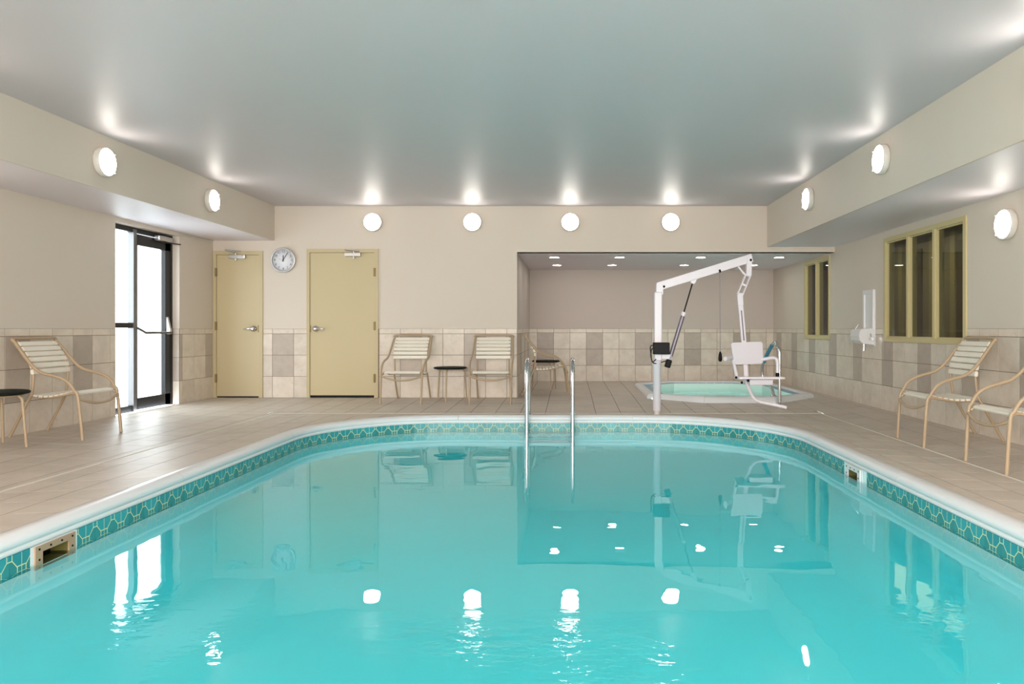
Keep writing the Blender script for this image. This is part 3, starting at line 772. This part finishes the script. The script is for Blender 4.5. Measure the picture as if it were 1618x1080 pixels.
for i in range(8):                                  # blue tile ledge inside the rim
    a, b = off(O, 0.136)[i], off(O, 0.136)[(i + 1) % 8]; a2, b2 = off(O, 0.27)[i], off(O, 0.27)[(i + 1) % 8]; n = max(2, round((b - a).length / 0.15))
    for k in range(n):
        u0, u1 = k / n + 0.008, (k + 1) / n - 0.008; mb = MB()
        qd = (a.lerp(b, u0), a.lerp(b, u1), a2.lerp(b2, u1), a2.lerp(b2, u0))
        mb.add([(v.x - spc.x, v.y - spc.y, z) for z in (0.025, 0.04) for v in qd], [(0, 1, 2, 3), (4, 5, 6, 7), (0, 1, 5, 4), (1, 2, 6, 5), (2, 3, 7, 6), (3, 0, 4, 7)])
        mb.build('ledge_tile', M['spatile'], spa)
pr = [(0.134, 0.036), (0.27, 0.036), (0.272, -0.42), (0.55, -0.45), (0.58, -0.85), (0.62, -0.9)]
mb = MB(); vs = []
for d, z in pr: vs += [(v.x - spc.x, v.y - spc.y, z) for v in off(O, d)]
m = len(pr)
fs = [(r * 8 + i, r * 8 + (i + 1) % 8, (r + 1) * 8 + (i + 1) % 8, (r + 1) * 8 + i) for r in range(m - 1) for i in range(8)] + [tuple((m - 1) * 8 + i for i in range(8))]
mb.add(vs, fs); mb.build('tub_shell', M['spashell'], spa, 'pale basin with a bench')
mb = MB(); mb.lathe([(0.0, 0.004), (0.09, 0.0)], 24, Matrix.Translation((0.02, -1.25, -0.25)) @ Matrix.Rotation(R(-90), 4, 'X')); mb.build('tub_light', M['tublight'], spa, 'underwater lamp')
q = off(O, 0.268)
mb = MB(); mb.add([(v.x, v.y, z) for z in (-0.055, -0.95) for v in q], [tuple(range(8)), tuple(range(8, 16))[::-1]] + [(i, 8 + i, 8 + (i + 1) % 8, (i + 1) % 8) for i in range(8)])
o = mb.build('spa_water', M['spawater']); o['label'] = 'pale aqua water in the whirlpool tub'; o['category'] = 'water'
# grab rail of the spa
gr = thing('grab_rail', 'chrome grab rail with a teal grip sleeve beside the whirlpool tub', 'handrail', (2.78, 9.82, 0))
def G(x, y, Y): return px(x, y, Y) - Vector((2.78, 9.82, 0))
z0 = deckz(2.78, 9.82) - 0.0
pa = smooth_path([(0, 0, z0), (0, 0, 0.35), (0, 0, 0.68), G(1228.5, 549, 9.86), G(1225.5, 540, 9.93), G(1220, 545, 10.02), G(1213, 558, 10.13), G(1206, 573, 10.25), G(1204.5, 590, 10.3), G(1207, 602, 10.28), G(1215, 608, 10.22), G(1220.5, 615, 10.14), G(1222, 625, 10.1)], 5)
last = pa[-1]; pa.append(Vector((last.x, last.y, 0.06)))
MB().tube(pa, 0.021, 12).build('rail', M['chrome'], gr)
MB().tube(smooth_path([G(1220, 545, 10.02), G(1213, 558, 10.13), G(1206.5, 572, 10.25)], 5), 0.027, 12).build('grip_sleeve', M['blue'], gr, 'teal grip sleeve')
for p, z in (((0, 0), z0), ((last.x, last.y), 0.066)):
    MB().lathe([(0.042, -0.003), (0.042, 0.006), (0.026, 0.02), (0.023, 0.03)], 18, Matrix.Translation((p[0], p[1], z))).build('flange', M['chrome'], gr)

# ------------------------------------------------------------------ pool lift
LY = 8.56; LB = Vector((px(1038, 655, LY).x, LY, -0.011))
lift = thing('pool_lift', 'white pool lift with a hanging seat beside the whirlpool tub', 'pool lift', LB)
def Q(x, y, dy=0.0): return px(x, y, LY + dy) - LB
MB().lathe([(0.034, 0.0), (0.034, 0.05)], 20).build('socket', M['grey'], lift, 'grey stub in the deck socket')
MB().lathe([(0.043, 0.05), (0.046, 0.055), (0.046, 0.60), (0.052, 0.605), (0.052, 0.625), (0.044, 0.63)], 24).build('lower_post', M['white'], lift)
xt = Q(1041, 0).x
MB().rbox(xt - 0.055, xt + 0.033, -0.045, 0.045, 0.63, Q(0, 461).z, 0.012, 3).build('upper_post', M['white'], lift)
mb = MB(); mb.box(xt - 0.03, xt + 0.045, -0.038, -0.028, Q(0, 465).z, Q(0, 447).z); mb.box(xt - 0.03, xt + 0.045, 0.028, 0.038, Q(0, 465).z, Q(0, 447).z); mb.build('boom_bracket', M['white'], lift)
a, b = Q(1040, 452.5), Q(1187, 407.5); d = (b - a); L = d.length; d.normalize(); up = Vector((-d.z, 0, d.x))
bm_ = Matrix.Translation(a) @ Matrix((d, Vector((0, 1, 0)), up)).transposed().to_4x4()
boom = MB().rbox(-0.01, L + 0.01, -0.026, 0.026, -0.049, 0.049, 0.006, 2, bm_).build('boom', M['white'], lift)
for t in (0.06, L - 0.02):
    MB().lathe([(0.014, 0.0), (0.014, 0.012), (0.006, 0.016)], 12, bm_ @ Matrix.Translation((t, -0.026, -0.02)) @ Matrix.Rotation(R(90), 4, 'X')).build('pivot_bolt', M['black'], boom)
MB().rbox(-0.012, 0.012, -0.03, 0.03, -0.055, -0.02, 0.003, 1, bm_ @ Matrix.Translation((Q(1137, 0).x - a.x + 0.02, 0, 0))).build('cable_clip', M['black'], boom)
mb = MB(); p = Q(1096, 444)
mb.prism([(-0.06, 0.02), (0.05, 0.05), (0.01, -0.03), (-0.02, -0.03)], 0.03, placeM(p + Vector((0, 0.015, 0)), (1, 0, 0), (0, 0, 1))); mb.build('rod_bracket', M['white'], lift)
ac = MB().tube([Q(1079.5, 497), Q(1058.5, 566)], 0.025, 16).build('actuator', M['agrey'], lift, 'slanted grey lift actuator')
MB().tube([Q(1094.5, 446), Q(1078.5, 500)], 0.008, 10).build('actuator_rod', M['black'], ac, 'thin dark rod')
MB().tube([Q(1081, 493), Q(1079, 499)], 0.028, 16).build('actuator_collar', M['white'], ac)
u = (Q(1058, 568) - Q(1079, 497)).normalized()
mm = Matrix.Translation(Q(1055.5, 575)) @ Matrix((Vector((u.z, 0, -u.x)), Vector((0, 1, 0)), u)).transposed().to_4x4()
MB().rbox(-0.033, 0.033, -0.035, 0.035, -0.055, 0.04, 0.012, 2, mm).build('motor', M['black'], ac, 'black motor housing')
mb = MB(); z1 = Q(0, 559).z; mb.rbox(xt + 0.02, Q(1062, 0).x, -0.022, 0.022, z1 - 0.06, z1, 0.006); mb.build('actuator_bracket', M['white'], lift)
bb = MB().rbox(Q(1030.5, 0).x, Q(1056, 0).x, -0.13, -0.04, Q(0, 559).z, Q(0, 540.5).z, 0.008, 2).build('battery_box', M['black'], lift, 'black battery box')
c0 = Q(1030.5, 545)
mb = MB(); mb.tube(smooth_path([c0 + Vector((0.005, -0.08, 0)), c0 + Vector((-0.028, -0.08, -0.01)), c0 + Vector((-0.025, -0.07, -0.08)), c0 + Vector((-0.005, -0.05, -0.19)), c0 + Vector((0.04, -0.05, -0.16))], 5), 0.006, 6)
mb.tube(smooth_path([c0 + Vector((0.005, -0.08, -0.03)), c0 + Vector((-0.018, -0.07, -0.06)), c0 + Vector((-0.02, -0.07, -0.14)), c0 + Vector((0.02, -0.05, -0.21)), Q(1052, 570)], 5), 0.006, 6); mb.build('cable', M['black'], lift)
# hanger arm: an open upper dog-leg of two bars, then a slim box column
def bar(mb, p, q, wd, dp):
    d = (q - p); n = d.length; d.normalize(); s = Vector((d.z, 0, -d.x))
    m = Matrix.Translation(p) @ Matrix((s, Vector((0, 1, 0)), d)).transposed().to_4x4(); mb.rbox(-wd / 2, wd / 2, -dp / 2, dp / 2, 0, n, 0.004, 1, m)
mb = MB()
bar(mb, Q(1183.5, 404), Q(1182.5, 436), 0.062, 0.066)
A0, A1, B0, B1 = Q(1179.0, 432), Q(1164.8, 465), Q(1186.0, 434), Q(1172.5, 467)
bar(mb, A0, A1, 0.016, 0.05); bar(mb, B0, B1, 0.016, 0.05)
for t0_, t1_ in ((0.0, 0.12), (0.47, 0.56), (0.9, 1.05)):
    bar(mb, (A0.lerp(A1, t0_) + B0.lerp(B1, t0_)) / 2, (A0.lerp(A1, t1_) + B0.lerp(B1, t1_)) / 2, 0.062, 0.045)
bar(mb, Q(1168.7, 463), Q(1169.8, 482), 0.066, 0.05)
bar(mb, Q(1169.5, 478), Q(1175.5, 545), 0.058, 0.042); bar(mb, Q(1175.2, 540), Q(1179, 601), 0.052, 0.04)
arm = mb.build('hanger_arm', M['white'], lift)
mb = MB(); bar(mb, Q(1166, 421), Q(1178.5, 436), 0.022, 0.04); mb.build('gusset', M['white'], arm)
mb = MB(); bar(mb, Q(1171.4, 490, -0.0215), Q(1175.6, 538, -0.0215), 0.014, 0.004); mb.build('groove_shade', M['agrey'], arm, 'grey strip for the shade in the arm groove')  # grey strip, the shade of a groove put into its colour
# seat
def rpoly(pts, r, k=5):
    out = []; n = len(pts)
    for i in range(n):
        p0, p1, p2 = Vector(pts[i - 1]), Vector(pts[i]), Vector(pts[(i + 1) % n]); a = p1 + (p0 - p1).normalized() * r; b = p1 + (p2 - p1).normalized() * r
        for j in range(k + 1):
            t = j / k; out.append(tuple(a * (1 - t) ** 2 + p1 * 2 * t * (1 - t) + b * t * t))
    return out
o0 = Q(1180, 557, -0.07)
pl = [((x - 1180) / 137, -(y - 557) / 137) for x, y in ((1153, 541), (1204.5, 539.5), (1205.5, 574), (1158.5, 575.5))]
MB().prism(rpoly(pl, 0.035), 0.022, placeM(o0, (1, 0.12, 0), (0, 0, 1))).build('backrest', M['white'], lift)
zs = Q(0, 595.5).z
sl, sr = Q(1161, 0, -0.2).x, Q(1236, 0, -0.2).x
mb = MB(); mb.prism(rpoly([(sl, -0.36), (sr, -0.36), (sr - 0.02, 0.02), (sl + 0.03, 0.02)], 0.05), 0.022, Matrix.Translation((0, 0, zs - 0.012)) @ Matrix.Rotation(R(-2.2), 4, 'X')); seat = mb.build('seat', M['white'], lift)
MB().rbox(Q(1176, 0).x, Q(1212, 0).x, -0.26, -0.02, zs - 0.075, zs - 0.008, 0.012).build('seat_bracket', M['white'], seat)
for x, y in ((1172, 604), (1182, 601), (1163, 596)): MB().lathe([(0.014, 0), (0.014, 0.012), (0.006, 0.016)], 12, Matrix.Translation(Q(x, y, -0.27 if x > 1170 else -0.3)) @ Matrix.Rotation(R(90), 4, 'X')).build('bolt', M['black'], seat)
mb = MB(); mb.tube(smooth_path([Q(1146, 566.5, -0.30), Q(1152, 565, -0.2), Q(1157, 565.5, -0.10), Q(1159.5, 574, -0.08), Q(1162, 585, -0.08), Q(1164.5, 596, -0.08)], 5), [0.024] * 4 + [0.02] * 22, 12); mb.build('armrest', M['white'], lift)
mb = MB(); mb.tube(smooth_path([Q(1203, 568, -0.06), Q(1213, 566.3, -0.08), Q(1222, 565, -0.1), Q(1227.3, 568, -0.12), Q(1228.5, 576, -0.13), Q(1228.5, 590, -0.14)], 5), 0.02, 12); ar = mb.build('armrest', M['white'], lift)
MB().tube([Q(1228.5, 588.5, -0.14), Q(1228.5, 594.5, -0.14)], 0.022, 12).build('arm_tip', M['black'], ar, 'black rubber tip')
MB().tube(smooth_path([Q(1177, 599, -0.1), Q(1182, 610, -0.14), Q(1187, 622, -0.19), Q(1193, 630.5, -0.23), Q(1201, 634.5, -0.26), Q(1220, 638.5, -0.3), Q(1243, 643.5, -0.34)], 5), 0.019, 12).build('footrest', M['white'], lift)
hc = MB().tube([Q(1137, 428), Q(1137.8, 480), Q(1138, 556)], 0.003, 6).build('handset_cord', M['agrey'], lift)
MB().lathe([(0.004, 0.12), (0.012, 0.105), (0.018, 0.085), (0.023, 0.04), (0.022, 0.015), (0.012, 0.0)], 16, Matrix.Translation(Q(1138, 571)) @ Matrix.Diagonal((1, 0.7, 1, 1))).build('handset', M['black'], hc, 'black hand control hanging on its cord')

# ------------------------------------------------------------------ strap chairs
def outer_profile(): return [(0.02, 0.895), (0.10, 0.80), (0.185, 0.70), (0.25, 0.635), (0.32, 0.595), (0.41, 0.575), (0.50, 0.552), (0.57, 0.51), (0.62, 0.44), (0.65, 0.38), (0.70, 0.0)]
def make_chair(label):
    t = thing('patio_chair', label, 'chair')
    prof = [(y - 0.35, z) for y, z in outer_profile()]
    xs = [0.222, 0.262, 0.268, 0.272, 0.275, 0.275, 0.275, 0.275, 0.272, 0.268, 0.265]
    side = [(xs[i], prof[i][0], prof[i][1]) for i in range(len(prof))]
    side.insert(1, (0.252, prof[0][0] + 0.025, prof[0][1] - 0.03))
    left = [(-x, y, z) for x, y, z in side]
    path = smooth_path(left[::-1] + side, 4)
    path = [(x * 1.035, y, z) for x, y, z in path]
    MB().tube(path, 0.0145, 8).build('frame', M['tan'], t)
    inner = smooth_path([(0.04, 0.868), (0.10, 0.795), (0.16, 0.705), (0.185, 0.61), (0.19, 0.50), (0.178, 0.39)], 6)if False else None
    ip = [(0.035, 0.875), (0.095, 0.80), (0.155, 0.71), (0.188, 0.62), (0.195, 0.52), (0.185, 0.40), (0.16, 0.33), (0.0, 0.0)]
    sp = smooth_path([(0, y - 0.35, z) for y, z in ip[:6]], 8)
    for sx in (-1, 1):
        pts = smooth_path([(sx * (0.222 + 0.013 * (k > 5)), y - 0.35, z) for k, (y, z) in enumerate(ip)], 4)
        MB().tube(pts, 0.0125, 8).build('rear_leg', M['tan'], t)
        rl = smooth_path([(sx * 0.222, -0.165, 0.385), (sx * 0.228, -0.08, 0.372), (sx * 0.232, 0.05, 0.378), (sx * 0.236, 0.17, 0.405), (sx * 0.244, 0.24, 0.418), (sx * 0.258, 0.295, 0.392)], 4)
        MB().tube(rl, 0.0125, 8).build('seat_rail', M['tan'], t)
    # straps of the back
    acc = [0]
    for i in range(1, len(sp)): acc.append(acc[-1] + (sp[i] - sp[i - 1]).length)
    def at(P_, A_, s_):
        for i in range(1, len(P_)):
            if A_[i] >= s_: 
                k = (s_ - A_[i - 1]) / (A_[i] - A_[i - 1]); return P_[i - 1].lerp(P_[i], k), (P_[i] - P_[i - 1]).normalized()
        return P_[-1], (P_[-1] - P_[-2]).normalized()
    def strap(name, p, d, w2, wd, th):
        n = Vector((1, 0, 0)).cross(d); m = Matrix.Translation(p) @ Matrix((Vector((1, 0, 0)), d, n)).transposed().to_4x4()
        MB().rbox(-w2, w2, -wd / 2, wd / 2, -th / 2, th / 2, 0.005, 1, m).build(name, M['strap'], t)
    n = 6; s0, s1 = 0.012, 0.352
    for k in range(n):
        p, d = at(sp, acc, s0 + (s1 - s0) * (k + 0.5) / n); strap('back_strap', p, d, 0.24, (s1 - s0) / n - 0.011, 0.029)
    se = smooth_path([(0, -0.165, 0.385), (0, -0.08, 0.372), (0, 0.05, 0.378), (0, 0.17, 0.405), (0, 0.24, 0.418), (0, 0.285, 0.40)], 6); ac_ = [0]
    for i in range(1, len(se)): ac_.append(ac_[-1] + (se[i] - se[i - 1]).length)
    n = 9
    for k in range(n):
        p, d = at(se, ac_, 0.02 + (ac_[-1] - 0.02) * (k + 0.5) / n); strap('seat_strap', p + Vector((0, 0, 0.006)), d, 0.243, (ac_[-1] - 0.02) / n - 0.009, 0.022)
    MB().tube(smooth_path([(-0.277, 0.303, 0.372), (-0.2, 0.32, 0.345), (-0.1, 0.33, 0.322), (0, 0.332, 0.316), (0.1, 0.33, 0.322), (0.2, 0.32, 0.345), (0.277, 0.303, 0.372)], 4), 0.012, 8).build('stretcher', M['tan'], t)
    return t
def set_chair(c, rear, front, label, group='tan strap chairs'):
    r, f = Vector(rear), Vector(front); d = (f - r).normalized(); mid = r + d * 0.35
    zr, zf = deckz(r.x, r.y), deckz(r.x + d.x * 0.7, r.y + d.y * 0.7)
    c.rotation_mode = 'XYZ'
    pitch = math.atan2(zf - zr, 0.70)
    c.location = (mid.x, mid.y, (zr + zf) / 2 + 0.001)
    yaw = math.atan2(-d.x, d.y)
    c.rotation_euler = (Matrix.Rotation(yaw, 4, 'Z') @ Matrix.Rotation(pitch, 4, 'X')).to_euler()
    c['label'] = label; c['group'] = group
ch = make_chair('')
CH_ = [((-5.085, 6.92), (-4.385, 6.905), 'tan chair with cream straps left of the glass door beside a dark topped stool'),
       ((-2.236, 10.52), (-2.268, 9.82), 'cream strapped tan chair against the back wall next to the wide tan door'),
       ((-1.09, 10.52), (-1.075, 9.82), 'cream strapped tan chair against the back wall right of the round side table'),
       ((-0.735, 11.08), (-0.03, 11.12), 'shaded tan chair seen from its side inside the alcove behind the pool ladder'),
       ((3.755, 6.62), (3.05, 6.64), 'tan chair with cream straps under the right end of the three pane window'),
       ((3.755, 5.43), (3.05, 5.44), 'tan chair cut off by the right edge of the photo')]
for k, (a, b, lb) in enumerate(CH_):
    c = ch if k == 0 else dup(ch); set_chair(c, a, b, lb)
# side tables
def make_table(label):
    t = thing('side_table', label, 'table', group='dark topped side tables')
    MB().lathe([(0.0, 0.440), (0.205, 0.440), (0.224, 0.444), (0.229, 0.453), (0.226, 0.462), (0.21, 0.467), (0.0, 0.470)], 40).build('tabletop', M['dtop'], t, 'dark green round top')
    MB().lathe([(0.165, 0.428), (0.18, 0.428), (0.18, 0.44), (0.165, 0.44), (0.165, 0.428)], 32, cap=False).build('ring', M['tan'], t)
    for k in range(3):
        a = 2 * math.pi * k / 3 - math.pi / 2; c_, s_ = math.cos(a), math.sin(a)
        MB().tube(smooth_path([(c_ * r, s_ * r, z) for r, z in ((0.12, 0.432), (0.175, 0.428), (0.205, 0.40), (0.212, 0.34), (0.225, 0.17), (0.238, 0.0))], 4), 0.0115, 8).build('leg', M['tan'], t)
    return t
tb = make_table('')
TB = [((-1.675, 10.24), R(-5), 'dark topped round side table between the two chairs on the back wall'), ((-4.80, 6.18), R(90), 'dark topped round side table at the left edge of the photo'), ((-0.40, 11.93), R(20), 'dark topped round side table behind the shaded chair in the alcove')]
for k, (p, rz, lb) in enumerate(TB):
    t = tb if k == 0 else dup(tb); t.location = (p[0], p[1], deckz(*p) + 0.002); t.rotation_euler = (0, 0, rz); t['label'] = lb
    if k == 1: t.rotation_euler = (0, R(-1.2), rz)

# ------------------------------------------------------------------ wall lamps
def make_lamp():
    t = thing('wall_lamp', '', 'lamp', group='round white wall lamps')
    MB().lathe([(0.118, 0.0), (0.131, 0.004), (0.134, 0.02), (0.134, 0.048), (0.128, 0.058), (0.123, 0.06), (0.121, 0.056), (0.1, 0.052)], 40, cap=False).build('body', M['grey'], t)
    MB().lathe([(0.122, 0.054), (0.116, 0.066), (0.09, 0.073), (0.05, 0.077), (0.0, 0.078)], 40).build('diffuser', M['lamp'], t)
    mb = MB()
    for a in (0, 90):
        mb.rbox(-0.126, 0.126, -0.0012, 0.0012, 0.055, 0.0795, 0.0005, 1, Matrix.Rotation(R(a + 45), 4, 'Z'))
    mb.build('guard', M['grey'], t)
    return t
lp = make_lamp()
RB, RLf, RRt = (R(90), 0, 0), (0, R(90), 0), (0, R(-90), 0)
LPS = [((px(590, 352, YB).x, YB, 2.513), RB, 'round lamp on the back wall above the wide tan door'),
       ((px(747, 350.5, YB).x, YB, 2.513), RB, 'round lamp on the back wall, second from the left'),
       ((px(901, 352, YB).x, YB, 2.513), RB, 'round lamp on the back wall, third from the left, left of the lift'),
       ((px(1059, 352, YB).x, YB, 2.513), RB, 'round lamp on the back wall above the lift post'),
       ((XLB, 6.68, 2.498), RLf, 'larger looking round lamp on the left fascia, nearer the camera'),
       ((XLB, 8.68, 2.498), RLf, 'round lamp on the left fascia above the glass door, near the back corner'),
       ((XRB, 6.62, 2.51), RRt, 'larger looking round lamp on the right fascia, nearer the camera'),
       ((XRB, 8.66, 2.51), RRt, 'round lamp on the right fascia near the back corner'),
       ((XR, 6.37, 1.891), RRt, 'round lamp on the right wall beside the three pane window'),
       ((XLB, 4.55, 2.498), RLf, 'round lamp on the left fascia just outside the photo'),
       ((XRB, 4.33, 2.51), RRt, 'round lamp on the right fascia just outside the photo'),
       ((XL, 5.6, 1.891), RLf, 'round lamp on the left wall just outside the photo'),
       ((XR, 4.0, 1.891), RRt, 'added round fill lamp on the right wall, out of view'),  # from here on, fill lamps added out of view
       ((XLB, 2.6, 2.498), RLf, 'added round fill lamp on the left fascia, out of view'),
       ((XRB, 2.6, 2.51), RRt, 'added round fill lamp on the right fascia, out of view')]
for k, (p, r, lb) in enumerate(LPS):
    t = lp if k == 0 else dup(lp); t.location = p; t.rotation_euler = r; t['label'] = lb
# recessed lamps of the alcove
def make_spot():
    t = thing('recessed_light', '', 'ceiling light', group='recessed lights in the alcove ceiling')
    MB().lathe([(0.07, 0.004), (0.092, 0.0), (0.096, -0.003), (0.09, -0.006), (0.07, -0.004), (0.07, 0.004)], 28, cap=False).build('trim', M['offwhite'], t)
    MB().lathe([(0.0, -0.003), (0.071, -0.003), (0.071, 0.0)], 28).build('lens', M['spot'], t)
    return t
sp_ = make_spot(); SY = [11.37, 12.75]
SPS = [(876, 0, 'front row, far left, above the shaded chair'), (979, 0, 'front row, left of the lift boom'), (1107, 0, 'front row, above the lift boom'), (1231, 0, 'front row, far right, near the narrow window'),
       (880, 1, 'rear row, far left'), (967, 1, 'rear row, second from the left'), (1081, 1, 'rear row, left of the lift boom'), (1190, 1, 'rear row, behind the end of the lift boom')]
for k, (x, r, lb) in enumerate(SPS):
    t = sp_ if k == 0 else dup(sp_); t.location = (px(x, 0, SY[r]).x, SY[r], ZA); t['label'] = 'small recessed alcove light, ' + lb

# ------------------------------------------------------------------ clock
ck = thing('wall_clock', 'round white wall clock with silver rim between the two tan doors', 'clock', (px(448.5, 411, YB).x, YB, 1.972), (R(90), 0, 0))
MB().lathe([(0.165, 0.0), (0.178, 0.008), (0.180, 0.035), (0.174, 0.046), (0.163, 0.048), (0.157, 0.043), (0.155, 0.0222)], 48, cap=False).build('rim', M['silver'], ck)
MB().lathe([(0.0, 0.0), (0.157, 0.0), (0.157, 0.022), (0.0, 0.022)], 48).build('dial', M['face'], ck)
mb = MB()
dg = bpy.context.evaluated_depsgraph_get()
for h in range(1, 13):
    cu = bpy.data.curves.new('numeral', 'FONT'); cu.body = str(h); cu.size = 0.044; cu.align_x = 'CENTER'; cu.align_y = 'CENTER'; cu.extrude = 0.0004
    to = bpy.data.objects.new('numeral', cu); COL.objects.link(to); dg.update()
    me = to.evaluated_get(dg).to_mesh(); a = R(90 - 30 * h); c_ = Vector((math.cos(a) * 0.122, math.sin(a) * 0.122, 0.0232))
    mb.add([v.co + c_ for v in me.vertices], [tuple(p.vertices) for p in me.polygons]); to.evaluated_get(dg).to_mesh_clear()
    bpy.data.objects.remove(to); bpy.data.curves.remove(cu)
mb.build('numerals', M['ink'], ck)
MB().box(-0.006, 0.006, -0.02, 0.07, 0.026, 0.028).build('hour_hand', M['ink'], ck)
MB().box(-0.004, 0.004, -0.025, 0.118, 0.029, 0.031, Matrix.Rotation(R(-32), 4, 'Z')).build('minute_hand', M['ink'], ck)
MB().box(-0.0012, 0.0012, -0.02, 0.06, 0.032, 0.033, Matrix.Rotation(R(72), 4, 'Z')).build('second_hand', M['ink'], ck)
MB().lathe([(0.009, 0.022), (0.009, 0.034), (0.0, 0.036)], 16).build('hub', M['ink'], ck)

# ------------------------------------------------------------------ white fixture on the right wall
fx = thing('wall_fixture', 'white wall fixture with tall back panel, boxy basin and chrome tap beside the window', 'wall fixture', (XR, 9.33, 0.77))
def FB(mb, y0, y1, z0, z1, d0, d1, bev=0.006): mb.rbox(-d1, -d0, y0, y1, z0, z1, bev, 2); return mb
FB(MB(), -0.165, 0.165, 0.0, 0.71, 0.0, 0.012).build('back_panel', M['offwhite'], fx)
mb = MB(); FB(mb, -0.165, -0.115, 0.2, 0.71, 0.012, 0.035); FB(mb, 0.115, 0.165, 0.2, 0.71, 0.012, 0.035); FB(mb, -0.115, 0.115, 0.655, 0.71, 0.012, 0.035); mb.build('panel_border', M['offwhite'], fx)
prof_ = [(0.012, 0.02), (0.15, 0.035), (0.19, 0.07), (0.20, 0.13), (0.19, 0.19), (0.17, 0.215), (0.012, 0.225)]
mb = MB(); mb.prism([(-x, z) for x, z in prof_], 0.29, placeM(Vector((0, 0.145, 0)), (1, 0, 0), (0, 0, 1))); bs = mb.build('basin', M['offwhite'], fx, 'rounded white box at the foot of the panel')
MB().tube([(-0.15, 0.10, 0.215), (-0.12, 0.08, 0.275)], 0.011, 10).build('spout', M['chrome'], fx, 'short chrome spout')
mb = MB(); mb.tube([(-0.06, -0.145, 0.09), (-0.06, -0.20, 0.09)], 0.022, 14); mb.tube([(-0.06, -0.185, 0.09), (-0.075, -0.19, 0.16)], 0.008, 8); mb.build('tap', M['chrome'], fx, 'chrome push tap')
mb = MB(); mb.tube([(-0.09, -0.02, 0.03), (-0.09, -0.02, -0.02)], 0.009, 10); mb.tube([(-0.09, -0.02, -0.02), (-0.09, -0.02, -0.06)], 0.017, 12); mb.build('drain_valve', M['chrome'], fx, 'small chrome valve')
MB().lathe([(0.010, 0), (0.010, 0.006), (0, 0.008)], 10, Matrix.Translation((-0.012, -0.09, 0.655)) @ Matrix.Rotation(R(-90), 4, 'Y')).build('screw', M['black'], fx)
